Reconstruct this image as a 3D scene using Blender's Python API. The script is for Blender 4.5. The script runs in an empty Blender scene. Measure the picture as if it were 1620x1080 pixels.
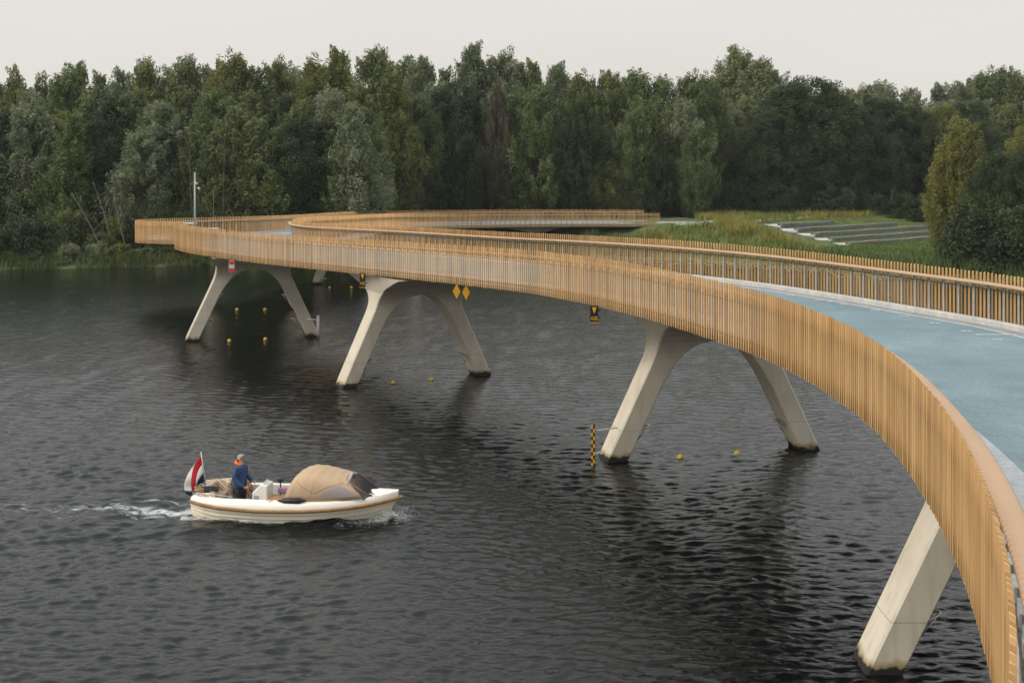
import bpy, bmesh, math, random
import numpy as np
from mathutils import Vector, Matrix
from mathutils.geometry import delaunay_2d_cdt
R = math.radians
sc = bpy.context.scene
C = sc.collection
H = 10.1; F = 1950.0; HY = 250.0
# ------------------------------------------------ camera
cam = bpy.data.cameras.new('camera'); co = bpy.data.objects.new('camera', cam); C.objects.link(co)
co.location = (0, 0, H); co.rotation_euler = (R(90), 0, 0)
cam.sensor_width = 36; cam.lens = 36*F/1620; cam.shift_y = -(540-HY)/1620
cam.clip_start = 0.5; cam.clip_end = 4000
sc.camera = co
# ------------------------------------------------ world, sun, exposure
SUN_EL, SUN_AZ = 38, -112      # azimuth measured from +Y towards +X
w = bpy.data.worlds.new('World'); sc.world = w; w.use_nodes = True
nt = w.node_tree; nt.nodes.clear()
wo = nt.nodes.new('ShaderNodeOutputWorld'); bg = nt.nodes.new('ShaderNodeBackground')
sky = nt.nodes.new('ShaderNodeTexSky'); sky.sky_type = 'NISHITA'; sky.sun_disc = False
sky.sun_elevation = R(SUN_EL); sky.sun_rotation = R(SUN_AZ); sky.air_density = 1.5; sky.dust_density = 6; sky.ozone_density = 1
tc = nt.nodes.new('ShaderNodeTexCoord'); sx = nt.nodes.new('ShaderNodeSeparateXYZ')
nt.links.new(tc.outputs['Generated'], sx.inputs[0])
cr = nt.nodes.new('ShaderNodeValToRGB'); nt.links.new(sx.outputs['Z'], cr.inputs[0])
cr.color_ramp.elements[0].position = 0.0; cr.color_ramp.elements[0].color = (.39, .375, .35, 1)
cr.color_ramp.elements[1].position = 0.9; cr.color_ramp.elements[1].color = (.61, .645, .67, 1)
e_ = cr.color_ramp.elements.new(0.16); e_.color = (.415, .402, .385, 1)
cn = nt.nodes.new('ShaderNodeTexNoise'); cn.inputs['Scale'].default_value = 2.2; cn.inputs['Detail'].default_value = 3
mpw = nt.nodes.new('ShaderNodeMapping'); mpw.inputs['Scale'].default_value = (1, 1, 3.5)
nt.links.new(tc.outputs['Generated'], mpw.inputs[0]); nt.links.new(mpw.outputs[0], cn.inputs['Vector'])
cmr = nt.nodes.new('ShaderNodeMapRange'); cmr.inputs[3].default_value = 18.9; cmr.inputs[4].default_value = 22.0
nt.links.new(cn.outputs['Fac'], cmr.inputs[0])
vs = nt.nodes.new('ShaderNodeVectorMath'); vs.operation = 'SCALE'
nt.links.new(cr.outputs[0], vs.inputs[0]); nt.links.new(cmr.outputs[0], vs.inputs['Scale'])
mx = nt.nodes.new('ShaderNodeMix'); mx.data_type = 'VECTOR'; mx.inputs[0].default_value = 0.93
nt.links.new(sky.outputs[0], mx.inputs[4]); nt.links.new(vs.outputs[0], mx.inputs[5])
nt.links.new(mx.outputs[1], bg.inputs[0]); bg.inputs[1].default_value = 0.1
nt.links.new(bg.outputs[0], wo.inputs[0])
sl = bpy.data.lights.new('sun', 'SUN'); sl.energy = 2.3; sl.angle = R(24); sl.color = (1, .93, .82)
so = bpy.data.objects.new('sun', sl); C.objects.link(so)
sd = Vector((math.sin(R(SUN_AZ))*math.cos(R(SUN_EL)), math.cos(R(SUN_AZ))*math.cos(R(SUN_EL)), math.sin(R(SUN_EL))))
so.rotation_euler = (-sd).to_track_quat('-Z', 'Y').to_euler()
sc.view_settings.view_transform = 'Standard'; sc.view_settings.look = 'None'
sc.view_settings.exposure = 0.0; sc.view_settings.gamma = 1
sc.cycles.max_bounces = 6; sc.cycles.diffuse_bounces = 2; sc.cycles.glossy_bounces = 3
sc.cycles.transmission_bounces = 3; sc.cycles.transparent_max_bounces = 8; sc.cycles.volume_bounces = 0
sc.cycles.use_denoising = True

# ------------------------------------------------ helpers
def unp(x, y, z):
    s = (y-HY)/(H-z); return Vector(((x-810)/s, F/s, z))
def aty(x, y, Y):
    s = F/Y; return Vector(((x-810)/s, Y, H-(y-HY)/s))
def mat(name, col, rough=.7, col2=None, scale=4.0, bump=0.0, bscale=None, metal=0.0, island=0.0, objrand=0.0, stretch=(1, 1, 1), detail=5, trans=0, spec=None):
    m = bpy.data.materials.new(name); m.use_nodes = True; n = m.node_tree; b = n.nodes['Principled BSDF']
    b.inputs['Roughness'].default_value = rough; b.inputs['Metallic'].default_value = metal
    if spec is not None: b.inputs['Specular IOR Level'].default_value = spec
    b.inputs['Base Color'].default_value = (*col, 1)
    t = n.nodes.new('ShaderNodeTexCoord'); mp = n.nodes.new('ShaderNodeMapping'); mp.inputs['Scale'].default_value = stretch
    n.links.new(t.outputs['Object'], mp.inputs[0])
    src = None
    if col2:
        nz = n.nodes.new('ShaderNodeTexNoise'); nz.inputs['Scale'].default_value = scale; nz.inputs['Detail'].default_value = detail
        n.links.new(mp.outputs[0], nz.inputs['Vector'])
        r = n.nodes.new('ShaderNodeValToRGB'); r.color_ramp.elements[0].position = .35; r.color_ramp.elements[1].position = .65
        r.color_ramp.elements[0].color = (*col, 1); r.color_ramp.elements[1].color = (*col2, 1)
        n.links.new(nz.outputs['Fac'], r.inputs[0]); src = r.outputs[0]
    if island or objrand:
        hs = n.nodes.new('ShaderNodeHueSaturation')
        if src: n.links.new(src, hs.inputs['Color'])
        else: hs.inputs['Color'].default_value = (*col, 1)
        mr = n.nodes.new('ShaderNodeMapRange'); a = island or objrand
        mr.inputs[3].default_value = 1-a; mr.inputs[4].default_value = 1+a
        if island:
            g = n.nodes.new('ShaderNodeNewGeometry'); n.links.new(g.outputs['Random Per Island'], mr.inputs[0])
        else:
            g = n.nodes.new('ShaderNodeObjectInfo'); n.links.new(g.outputs['Random'], mr.inputs[0])
        n.links.new(mr.outputs[0], hs.inputs['Value'])
        if objrand:
            g = n.nodes.new('ShaderNodeObjectInfo') if island else g
            m2 = n.nodes.new('ShaderNodeMapRange'); m2.inputs[3].default_value = .515; m2.inputs[4].default_value = .485
            n.links.new(g.outputs['Random'], m2.inputs[0]); n.links.new(m2.outputs[0], hs.inputs['Hue'])
        src = hs.outputs[0]
    if src: n.links.new(src, b.inputs['Base Color'])
    if bump:
        nb = n.nodes.new('ShaderNodeTexNoise'); nb.inputs['Scale'].default_value = bscale or scale*3; nb.inputs['Detail'].default_value = 4
        n.links.new(mp.outputs[0], nb.inputs['Vector'])
        bp = n.nodes.new('ShaderNodeBump'); bp.inputs['Strength'].default_value = bump; bp.inputs['Distance'].default_value = .02
        n.links.new(nb.outputs['Fac'], bp.inputs['Height']); n.links.new(bp.outputs[0], b.inputs['Normal'])
    if trans:
        tr = n.nodes.new('ShaderNodeBsdfTranslucent'); ms = n.nodes.new('ShaderNodeMixShader'); ms.inputs[0].default_value = trans
        if src: n.links.new(src, tr.inputs[0])
        else: tr.inputs[0].default_value = (*col, 1)
        n.links.new(b.outputs[0], ms.inputs[1]); n.links.new(tr.outputs[0], ms.inputs[2])
        n.links.new(ms.outputs[0], n.nodes['Material Output'].inputs[0])
    return m
class MB:
    def __init__(s): s.v = []; s.f = []; s.m = []; s.sm = []
    def add(s, vs, fs, mi=0, smooth=False):
        o = len(s.v); s.v += [tuple(v) for v in vs]
        for f in fs: s.f.append(tuple(i+o for i in f)); s.m.append(mi); s.sm.append(smooth)
    def box(s, c, d, rz=0, mi=0, M=None):
        c = Vector(c); x, y, z = d[0]/2, d[1]/2, d[2]/2
        vs = [Vector((a*x, b*y, e*z)) for e in (-1, 1) for b in (-1, 1) for a in (-1, 1)]
        if M is None: M = Matrix.Rotation(rz, 3, 'Z')
        vs = [M @ v + c for v in vs]
        s.add(vs, [(0, 2, 3, 1), (4, 5, 7, 6), (0, 1, 5, 4), (2, 6, 7, 3), (0, 4, 6, 2), (1, 3, 7, 5)], mi)
    def tube(s, pts, rad, n=8, mi=0, cap=True):
        pts = [Vector(p) for p in pts]; rad = rad if hasattr(rad, '__len__') else [rad]*len(pts)
        rings = []; up = None
        for i, p in enumerate(pts):
            t = (pts[min(i+1, len(pts)-1)]-pts[max(i-1, 0)]).normalized()
            if up is None: up = Vector((0, 0, 1)) if abs(t.z) < .9 else Vector((1, 0, 0))
            a = t.cross(up).normalized(); b = a.cross(t).normalized(); up = b
            rings += [p+(a*math.cos(2*math.pi*k/n)+b*math.sin(2*math.pi*k/n))*rad[i] for k in range(n)]
        fs = []
        for i in range(len(pts)-1):
            for k in range(n): fs.append((i*n+k, i*n+(k+1) % n, (i+1)*n+(k+1) % n, (i+1)*n+k))
        if cap: fs += [tuple(range(n))[::-1], tuple((len(pts)-1)*n+k for k in range(n))]
        s.add(rings, fs, mi, True)
    def ball(s, c, r, n=10, mi=0):
        r = r if hasattr(r, '__len__') else (r, r, r)
        vs = []; m = n//2+1
        for i in range(m+1):
            th = math.pi*i/m
            for k in range(n): ph = 2*math.pi*k/n; vs.append((c[0]+r[0]*math.sin(th)*math.cos(ph), c[1]+r[1]*math.sin(th)*math.sin(ph), c[2]+r[2]*math.cos(th)))
        s.add(vs, [(i*n+k, (i+1)*n+k, (i+1)*n+(k+1) % n, i*n+(k+1) % n) for i in range(m) for k in range(n)], mi, True)
    def grid(s, rows, mi=0, smooth=True, close=False):
        n = len(rows[0]); vs = [p for r in rows for p in r]
        fs = [(i*n+k, i*n+(k+1) % n, (i+1)*n+(k+1) % n, (i+1)*n+k) for i in range(len(rows)-1) for k in range(n if close else n-1)]
        s.add(vs, fs, mi, smooth)
    def poly(s, vs, mi=0): s.add(vs, [tuple(range(len(vs)))], mi)
    def prism(s, pts, off, mi=0):
        pts = [Vector(p) for p in pts]; off = Vector(off); n = len(pts)
        s.add(pts+[p+off for p in pts], [tuple(range(n))[::-1], tuple(range(n, 2*n))]+[(k, (k+1) % n, n+(k+1) % n, n+k) for k in range(n)], mi)
    def build(s, name, mats, parent=None, loc=None, bevel=0):
        me = bpy.data.meshes.new(name); me.from_pydata(s.v, [], s.f)
        for m in (mats if isinstance(mats, (list, tuple)) else [mats]): me.materials.append(m)
        me.polygons.foreach_set('material_index', s.m); me.polygons.foreach_set('use_smooth', s.sm); me.update()
        return link(name, me, parent, bevel)
def link(name, me, parent=None, bevel=0):
    o = bpy.data.objects.new(name, me); C.objects.link(o)
    if parent: o.parent = parent; o.matrix_parent_inverse = Matrix.Identity(4)
    if bevel:
        b = o.modifiers.new('bevel', 'BEVEL'); b.width = bevel; b.segments = 2; b.limit_method = 'ANGLE'
    return o
def npmesh(name, v, f, mats, parent=None, smooth=False, mi=None):
    """v (n,3), f (m,k) numpy arrays"""
    me = bpy.data.meshes.new(name); k = f.shape[1]
    me.vertices.add(len(v)); me.vertices.foreach_set('co', v.astype(np.float32).ravel())
    me.loops.add(f.size); me.loops.foreach_set('vertex_index', f.astype(np.int32).ravel())
    me.polygons.add(len(f)); me.polygons.foreach_set('loop_start', np.arange(0, f.size, k, dtype=np.int32))
    for m in (mats if isinstance(mats, (list, tuple)) else [mats]): me.materials.append(m)
    if mi is not None: me.polygons.foreach_set('material_index', mi.astype(np.int32))
    me.polygons.foreach_set('use_smooth', np.full(len(f), smooth)); me.update(); me.validate()
    return me
def tag(o, label=None, cat=None, group=None, kind=None):
    if label: o['label'] = label
    if cat: o['category'] = cat
    if group: o['group'] = group
    if kind: o['kind'] = kind
    return o
def empty(name, loc, rz=0):
    o = bpy.data.objects.new(name, None); C.objects.link(o); o.location = loc; o.rotation_euler = (0, 0, rz); o.empty_display_size = .2
    return o
def crom(P, n=12):
    P = [np.array(p, float) for p in P]; P = [2*P[0]-P[1]]+P+[2*P[-1]-P[-2]]; out = []
    for i in range(1, len(P)-2):
        a, b, c, d = P[i-1:i+3]
        for k in range(n):
            t = k/n; out.append(.5*((2*b)+(c-a)*t+(2*a-5*b+4*c-d)*t*t+(3*b-a-3*c+d)*t**3))
    out.append(P[-2]); return np.array(out)
def resample(P, step):
    d = np.r_[0, np.cumsum(np.linalg.norm(np.diff(P[:, :2], axis=0), axis=1))]
    n = max(2, int(round(d[-1]/step))+1); s = np.linspace(0, d[-1], n)
    return np.stack([np.interp(s, d, P[:, k]) for k in range(3)], 1)
def smooth(P, it):
    for _ in range(it):
        Q = P.copy(); Q[1:-1] = (P[:-2]+2*P[1:-1]+P[2:])/4; P = Q
    return P
def normals(P):
    T = np.gradient(P[:, :2], axis=0); T /= np.linalg.norm(T, axis=1)[:, None]
    return T, np.stack([T[:, 1], -T[:, 0]], 1)       # right-hand normal (towards the deck for both chains)

# ------------------------------------------------ materials
M = {}
M['slat'] = mat('timber_slat', (.66, .405, .175), .62, (.56, .325, .13), 3, .15, 30, island=.16, stretch=(1, 1, .25))
M['rail'] = mat('handrail_timber', (.47, .305, .18), .6, (.43, .275, .16), .8, .04, 40)
M['post'] = mat('galvanised_steel', (.38, .385, .37), .5, (.30, .30, .29), 6, metal=.1)
M['conc_w'] = mat('white_concrete', (.50, .48, .45), .8, (.42, .405, .38), 2.5, .1, 40)
M['conc_g'] = mat('grey_concrete', (.33, .32, .30), .85, (.25, .245, .23), 1.5, .15, 30)
M['gutter'] = mat('pale_grey_edge', (.29, .305, .31), .8, (.25, .26, .27), 3, .1, 60)
M['walk'] = mat('pale_walkway', (.40, .415, .42), .8, (.35, .365, .37), 2, .2, 60)
M['blue'] = mat('blue_track', (.150, .218, .243), .9, (.192, .27, .295), .35, .5, 90, detail=12)
M['white'] = mat('white_paint', (.60, .61, .61), .6, (.46, .48, .48), 9)
M['black'] = mat('black_paint', (.012, .012, .012), .4)
M['yellow'] = mat('yellow_paint', (.78, .40, .02), .45)
M['buoy'] = mat('yellow_buoy_plastic', (.62, .46, .01), .5, (.48, .34, .03), 14)
M['red'] = mat('red_paint', (.55, .03, .03), .5)
M['steel'] = mat('brushed_steel', (.55, .55, .54), .3, metal=.9)
M['darksteel'] = mat('dark_steel', (.06, .06, .06), .5, (.12, .11, .10), 12, metal=.4)
def grit(m, k, sc_):
    n = m.node_tree; b = n.nodes['Principled BSDF']; src = b.inputs['Base Color'].links[0].from_socket
    t = n.nodes.new('ShaderNodeTexCoord'); z = n.nodes.new('ShaderNodeTexNoise'); z.inputs['Scale'].default_value = sc_; z.inputs['Detail'].default_value = 3; n.links.new(t.outputs['Object'], z.inputs[0])
    z2 = n.nodes.new('ShaderNodeTexNoise'); z2.inputs['Scale'].default_value = .9; z2.inputs['Detail'].default_value = 8; z2.inputs['Roughness'].default_value = .7; n.links.new(t.outputs['Object'], z2.inputs[0])
    ad = n.nodes.new('ShaderNodeMath'); n.links.new(z.outputs['Fac'], ad.inputs[0]); n.links.new(z2.outputs['Fac'], ad.inputs[1])
    mr = n.nodes.new('ShaderNodeMapRange'); mr.inputs[1].default_value = .7; mr.inputs[2].default_value = 1.3; mr.inputs[3].default_value = 1-k; mr.inputs[4].default_value = 1+k; n.links.new(ad.outputs[0], mr.inputs[0])
    h = n.nodes.new('ShaderNodeHueSaturation'); n.links.new(src, h.inputs['Color']); n.links.new(mr.outputs[0], h.inputs['Value']); n.links.new(h.outputs[0], b.inputs['Base Color'])
grit(M['blue'], .22, 14); grit(M['gutter'], .2, 20); grit(M['walk'], .2, 18); grit(M['conc_w'], .12, 9)
def pier_mat():
    m = mat('pier_concrete', (.52, .465, .365), .85, (.60, .545, .44), .8, .25, 25); n = m.node_tree; b = n.nodes['Principled BSDF']
    src = b.inputs['Base Color'].links[0].from_socket
    g = n.nodes.new('ShaderNodeNewGeometry'); sp = n.nodes.new('ShaderNodeSeparateXYZ'); n.links.new(g.outputs['Position'], sp.inputs[0])
    # streaks and patchy weathering
    mp = n.nodes.new('ShaderNodeMapping'); mp.inputs['Scale'].default_value = (3.5, 3.5, .5); n.links.new(g.outputs['Position'], mp.inputs[0])
    st = n.nodes.new('ShaderNodeTexNoise'); st.inputs['Scale'].default_value = 1.3; st.inputs['Detail'].default_value = 6; n.links.new(mp.outputs[0], st.inputs[0])
    r0 = n.nodes.new('ShaderNodeValToRGB'); r0.color_ramp.elements[0].position = .5; r0.color_ramp.elements[1].position = .8
    r0.color_ramp.elements[0].color = (0, 0, 0, 1); r0.color_ramp.elements[1].color = (.42, .42, .42, 1); n.links.new(st.outputs['Fac'], r0.inputs[0])
    m0 = n.nodes.new('ShaderNodeMix'); m0.data_type = 'RGBA'; n.links.new(r0.outputs[0], m0.inputs[0]); n.links.new(src, m0.inputs[6]); m0.inputs[7].default_value = (.30, .25, .17, 1)
    nz = n.nodes.new('ShaderNodeTexNoise'); nz.inputs['Scale'].default_value = 3; nz.inputs['Detail'].default_value = 5; n.links.new(g.outputs['Position'], nz.inputs[0])
    ad = n.nodes.new('ShaderNodeMath'); ad.operation = 'MULTIPLY_ADD'; n.links.new(nz.outputs['Fac'], ad.inputs[0]); ad.inputs[1].default_value = -.38
    n.links.new(sp.outputs['Z'], ad.inputs[2])
    # rusty tide stain then black algae at the waterline
    r1 = n.nodes.new('ShaderNodeMapRange'); r1.inputs[1].default_value = .11; r1.inputs[2].default_value = -.02; n.links.new(ad.outputs[0], r1.inputs[0])
    m1 = n.nodes.new('ShaderNodeMix'); m1.data_type = 'RGBA'; n.links.new(r1.outputs[0], m1.inputs[0]); n.links.new(m0.outputs[2], m1.inputs[6]); m1.inputs[7].default_value = (.32, .24, .12, 1)
    r2 = n.nodes.new('ShaderNodeMapRange'); r2.inputs[1].default_value = -.02; r2.inputs[2].default_value = -.08; n.links.new(ad.outputs[0], r2.inputs[0])
    m2 = n.nodes.new('ShaderNodeMix'); m2.data_type = 'RGBA'; n.links.new(r2.outputs[0], m2.inputs[0]); n.links.new(m1.outputs[2], m2.inputs[6]); m2.inputs[7].default_value = (.012, .011, .008, 1)
    # one pour joint
    jt = n.nodes.new('ShaderNodeMath'); jt.operation = 'SUBTRACT'; n.links.new(sp.outputs['Z'], jt.inputs[0]); jt.inputs[1].default_value = 1.02
    ab = n.nodes.new('ShaderNodeMath'); ab.operation = 'ABSOLUTE'; n.links.new(jt.outputs[0], ab.inputs[0])
    lt = n.nodes.new('ShaderNodeMath'); lt.operation = 'LESS_THAN'; n.links.new(ab.outputs[0], lt.inputs[0]); lt.inputs[1].default_value = .012
    mu = n.nodes.new('ShaderNodeMath'); mu.operation = 'MULTIPLY'; n.links.new(lt.outputs[0], mu.inputs[0]); mu.inputs[1].default_value = .5
    m3 = n.nodes.new('ShaderNodeMix'); m3.data_type = 'RGBA'; n.links.new(mu.outputs[0], m3.inputs[0]); n.links.new(m2.outputs[2], m3.inputs[6]); m3.inputs[7].default_value = (.22, .19, .15, 1)
    n.links.new(m3.outputs[2], b.inputs['Base Color'])
    return m
M['pier'] = pier_mat()

# ------------------------------------------------ water surface heights
rng = np.random.default_rng(7)
NW = 90
wl = np.exp(rng.uniform(math.log(.17), math.log(.75), NW)); kk = 2*np.pi/wl
th = R(98)+rng.normal(0, R(27), NW); kx = kk*np.cos(th); ky = kk*np.sin(th); wph = rng.uniform(0, 6.28, NW)
wa = .046/kk*np.where(wl > .5, .75, 1.0)
gx = rng.uniform(-1, 1, (10, 2))*np.array([.07, .12]); gp = rng.uniform(0, 6.28, 10)
BA = Vector((-9.15, 35.3)); BANG = R(-7)
def wave(x, y):
    """heights of the wind ripples and of the boat's wake"""
    sh = x.shape; x = x.ravel(); y = y.ravel(); h = np.zeros_like(x)
    g = sum(np.sin(gx[i, 0]*x+gx[i, 1]*y+gp[i]) for i in range(10))/3.0
    gust = 1+.38*np.clip(g, -1.6, 1.6)
    xx = x+.25*np.sin(.8*y+.5*x); yy = y+.2*np.sin(.9*x-.4*y)
    for i in range(NW):
        s = kx[i]*xx+ky[i]*yy+wph[i]
        fade = np.clip((wl[i]*150-y)/(wl[i]*70), 0, 1) if wl[i] < 1.2 else 1
        h += wa[i]*(np.exp(np.sin(s)-1)*2.1-1.0)*fade
    h *= gust*.95
    # wake: two diverging arms and a low set of stern waves
    ca, sa = math.cos(BANG), math.sin(BANG)
    u = (x-BA.x)*ca+(y-BA.y)*sa; v = -(x-BA.x)*sa+(y-BA.y)*ca
    back = 5.6-u; on = (1/(1+np.exp(-(back-.5)*2)))*np.exp(-np.clip(back, 0, None)/16)
    for k, (slope, amp, wid) in enumerate(((.30, .12, .40), (.30, -.10, .46), (.17, .07, .34), (.17, -.05, .38))):
        off = .55*(k % 2)
        d = np.abs(v)-.35-slope*np.clip(back, 0, None)-off
        h += amp*on*np.exp(-(d/wid)**2)*(1+.4*np.sin(1.9*u+3*k))
    tr = (u < 0)*np.exp(-(v/(1.2-.06*u))**2)*np.exp(u/11)
    h += tr*(.05*np.sin(2.1*u)+.03*np.sin(5.1*u+2*v)+.022*np.sin(7.3*v+3*u))
    return h.reshape(sh)
def wz(x, y): return float(wave(np.array([float(x)]), np.array([float(y)]))[0])

def water_mat():
    m = bpy.data.materials.new('lake_water'); m.use_nodes = True; n = m.node_tree; b = n.nodes['Principled BSDF']
    b.inputs['Base Color'].default_value = (.004, .0055, .005, 1); b.inputs['Roughness'].default_value = .03; b.inputs['Specular IOR Level'].default_value = .66; b.inputs['IOR'].default_value = 1.33
    t = n.nodes.new('ShaderNodeTexCoord')
    hs = []
    for sc_, st, dt, k in ((2.4, (.5, 1.7, 1), 5, .030), (10, (.6, 1.5, 1), 4, .014)):
        mp = n.nodes.new('ShaderNodeMapping'); mp.inputs['Scale'].default_value = st; mp.inputs['Rotation'].default_value = (0, 0, R(10)); n.links.new(t.outputs['Object'], mp.inputs[0])
        z = n.nodes.new('ShaderNodeTexNoise'); z.inputs['Scale'].default_value = sc_; z.inputs['Detail'].default_value = dt; z.inputs['Distortion'].default_value = .6
        n.links.new(mp.outputs[0], z.inputs[0])
        mu = n.nodes.new('ShaderNodeMath'); mu.operation = 'MULTIPLY'; mu.inputs[1].default_value = k; n.links.new(z.outputs['Fac'], mu.inputs[0]); hs.append(mu)
    ad = n.nodes.new('ShaderNodeMath'); n.links.new(hs[0].outputs[0], ad.inputs[0]); n.links.new(hs[1].outputs[0], ad.inputs[1])
    bp = n.nodes.new('ShaderNodeBump'); bp.inputs['Distance'].default_value = 1.0; bp.inputs['Strength'].default_value = 1.0
    n.links.new(ad.outputs[0], bp.inputs['Height']); n.links.new(bp.outputs[0], b.inputs['Normal'])
    return m
M['water'] = water_mat()
NR, NC = 2000, 1100
ys = np.exp(np.linspace(math.log(9), math.log(150), NR)); ts = np.linspace(-.62, .62, NC)
YY, TT = np.meshgrid(ys, ts, indexing='ij'); XX = YY*TT
ZZ = wave(XX, YY)
edge = np.clip(np.minimum((TT+.62), (.62-TT))/.04, 0, 1)*np.clip((YY-9)/1.5, 0, 1); ZZ = ZZ*edge
V = np.stack([XX, YY, ZZ], -1).reshape(-1, 3)
idx = np.arange(NR*NC).reshape(NR, NC)
Fq = np.stack([idx[:-1, :-1], idx[:-1, 1:], idx[1:, 1:], idx[1:, :-1]], -1).reshape(-1, 4)
LV = np.array([[-500, 9, 0], [-500, 150, 0], [500, 9, 0], [500, 150, 0], [-500, -120, 0], [500, -120, 0]], float)
nb = len(V); V = np.vstack([V, LV])
ex = []
a0, a1, b0, b1 = idx[0, 0], idx[-1, 0], idx[0, -1], idx[-1, -1]
ex = [[nb, a0, a1, nb+1], [b0, nb+2, nb+3, b1], [nb+4, nb+5, nb+2, nb]]
Fq = np.vstack([Fq, np.array(ex)])
me = npmesh('water', V, Fq, M['water'], smooth=True)
tag(link('water', me), kind='structure')

# ------------------------------------------------ terrain
SHX = [-200, -60, -46, -32, -20, -10, 0, 10, 18, 26, 33, 41, 60, 90, 200]
SHY = [104, 108, 112, 116, 119, 123, 127, 127, 123, 117, 108, 101, 92, 86, 80]
TB = np.array([35.4, 132.8]); TD = np.array([.745, .667]); TN = np.array([-.667, .745])
def ground(x, y):
    x = np.asarray(x, float); y = np.asarray(y, float)
    d = y-np.interp(x, SHX, SHY)+.5*np.sin(.9*x)+.3*np.sin(2.3*x+1)
    def st(a, b, v): t = np.clip((v-a)/(b-a), 0, 1); return t*t*(3-2*t)
    base = -1.2+1.5*st(-3, .6, d)
    left = 1.5*st(0, 14, d)
    mound = 2.55*st(.5, 10, d)
    p = (x-TB[0])*TN[0]+(y-TB[1])*TN[1]
    lawn = .35*st(.5, 6, d)+np.clip(.2368*(p+.2), 0, 2.15)
    wl_ = st(-16, -6, x); wr = st(24, 31, x)
    z = base+left*(1-wl_)+wl_*((1-wr)*mound+wr*np.minimum(lawn, 2.6+0*x))
    z = z+.06*np.sin(.7*x+.3*y)*st(1, 5, d)+.04*np.sin(1.7*x-.9*y)*st(1, 5, d)
    return z
gxs = np.r_[np.linspace(-400, -72, 12), np.linspace(-70, 80, 190), np.linspace(84, 400, 12)]
gys = np.r_[np.linspace(60, 88, 8), np.linspace(89, 170, 130), np.linspace(175, 1500, 16)]
GX, GY = np.meshgrid(gxs, gys); GZ = ground(GX, GY)
idg = np.arange(GX.size).reshape(GX.shape)
V = np.stack([GX, GY, GZ], -1).reshape(-1, 3)
Fq = np.stack([idg[:-1, :-1], idg[:-1, 1:], idg[1:, 1:], idg[1:, :-1]], -1).reshape(-1, 4)
M['ground'] = mat('grassy_ground', (.05, .075, .02), .95, (.09, .115, .03), .35, .8, 6, detail=8)
tag(link('ground', npmesh('ground', V, Fq, M['ground'], smooth=True)), kind='structure')
# lake bed so that the land reads as one sheet
mb = MB(); mb.grid([[(-500, -120, -3.5), (500, -120, -3.5)], [(-500, 95, -3.5), (500, 95, -3.5)]])
tag(mb.build('lake_bed', M['ground']), kind='structure')

# ------------------------------------------------ the bridge
def near(x, y, told):
    t = H-.963*(H-told); s = (y-HY)/(H-t); return ((x-810)/s, F/s, t)
A = [(-9.5, -9, 6.95), (-3.6, -4.2, 6.95), (-.2, .9, 6.95), (2.2, 5.6, 6.95)]
A += [near(*p) for p in [(1612, 1000, 6.85), (1600, 893, 6.85), (1580, 817, 6.85), (1545, 727, 6.85), (1500, 650, 6.85), (1450, 593, 6.85), (1375, 530, 6.85), (1236, 470, 6.85),
     (1100, 436, 6.85), (976, 411.6, 6.85), (860, 397.3, 6.72), (750, 389, 6.6), (650, 383, 6.47), (550, 377, 6.35), (470, 372, 6.25), (400, 367.5, 6.15)]]
A += [(-17.2, 67.8, 6.32), (-19.8, 72.3, 6.3), (-20.7, 76.5, 6.18), (-21.3, 80, 6.0), (-23, 83, 5.85), (-25.6, 85.4, 5.72), (-27.2, 88.5, 5.65), (-26.6, 91.6, 5.6), (-24, 94, 5.55),
      (-20.8, 97.5, 5.5), (-19.3, 103, 5.32), (-18.3, 110, 5.1), (-16, 118.5, 4.95), (-11.5, 127, 4.7), (-4.5, 133.5, 4.5), (5, 138, 4.35), (15, 140.5, 4.2)]
B = [(16, 133.5, 4.2), (8, 131.7, 4.3), (0, 128.3, 4.42), (-6, 123.5, 4.58), (-10, 117, 4.85), (-12.2, 109, 5.15), (-13.2, 101, 5.42), (-14.1, 94, 5.68), (-14.9, 88.5, 5.85), (-15.0, 84.3, 5.96)]
B += [near(*p) for p in [(480, 351, 5.92), (560, 355, 6.1), (650, 359, 6.3), (804, 367, 6.52), (900, 371, 6.62), (1000, 376, 6.75), (1100, 382, 6.85), (1236, 393.5, 6.85), (1400, 412, 6.85), (1500, 424, 6.85), (1600, 435.8, 6.85)]]
B += [(13.9, 29, 6.95), (14.1, 22, 6.95), (13.2, 13, 6.95), (10.5, 4, 6.95), (5.5, -4.5, 6.95), (-2, -13, 6.95)]
CA = smooth(resample(crom(A), .5), 14); CB = smooth(resample(crom(B), .5), 10)
STEP = .15
PANEL = 1.55; KERB = 1.25; DECK = 1.38
bridge = empty('footbridge', (10, 40, 0)); BO = Vector((10, 40, 0))
tag(bridge, 'long curving footbridge with timber slat railings and a blue running track on slanted concrete legs', 'bridge')
def loc(o): o.location = -BO; return o
def ribbon(mb, P, N, prof, mi=0, close=True, smooth_=False):
    """sweep a profile of (offset inwards, height below rail top) along a chain"""
    rows = [[(p[0]+n[0]*a, p[1]+n[1]*a, p[2]-b) for a, b in prof] for p, n in zip(P, N)]
    mb.grid(rows, mi, smooth_, close)
    if close: mb.add(rows[0], [tuple(range(len(prof)))]); mb.add(rows[-1], [tuple(range(len(prof)))[::-1]])
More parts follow.
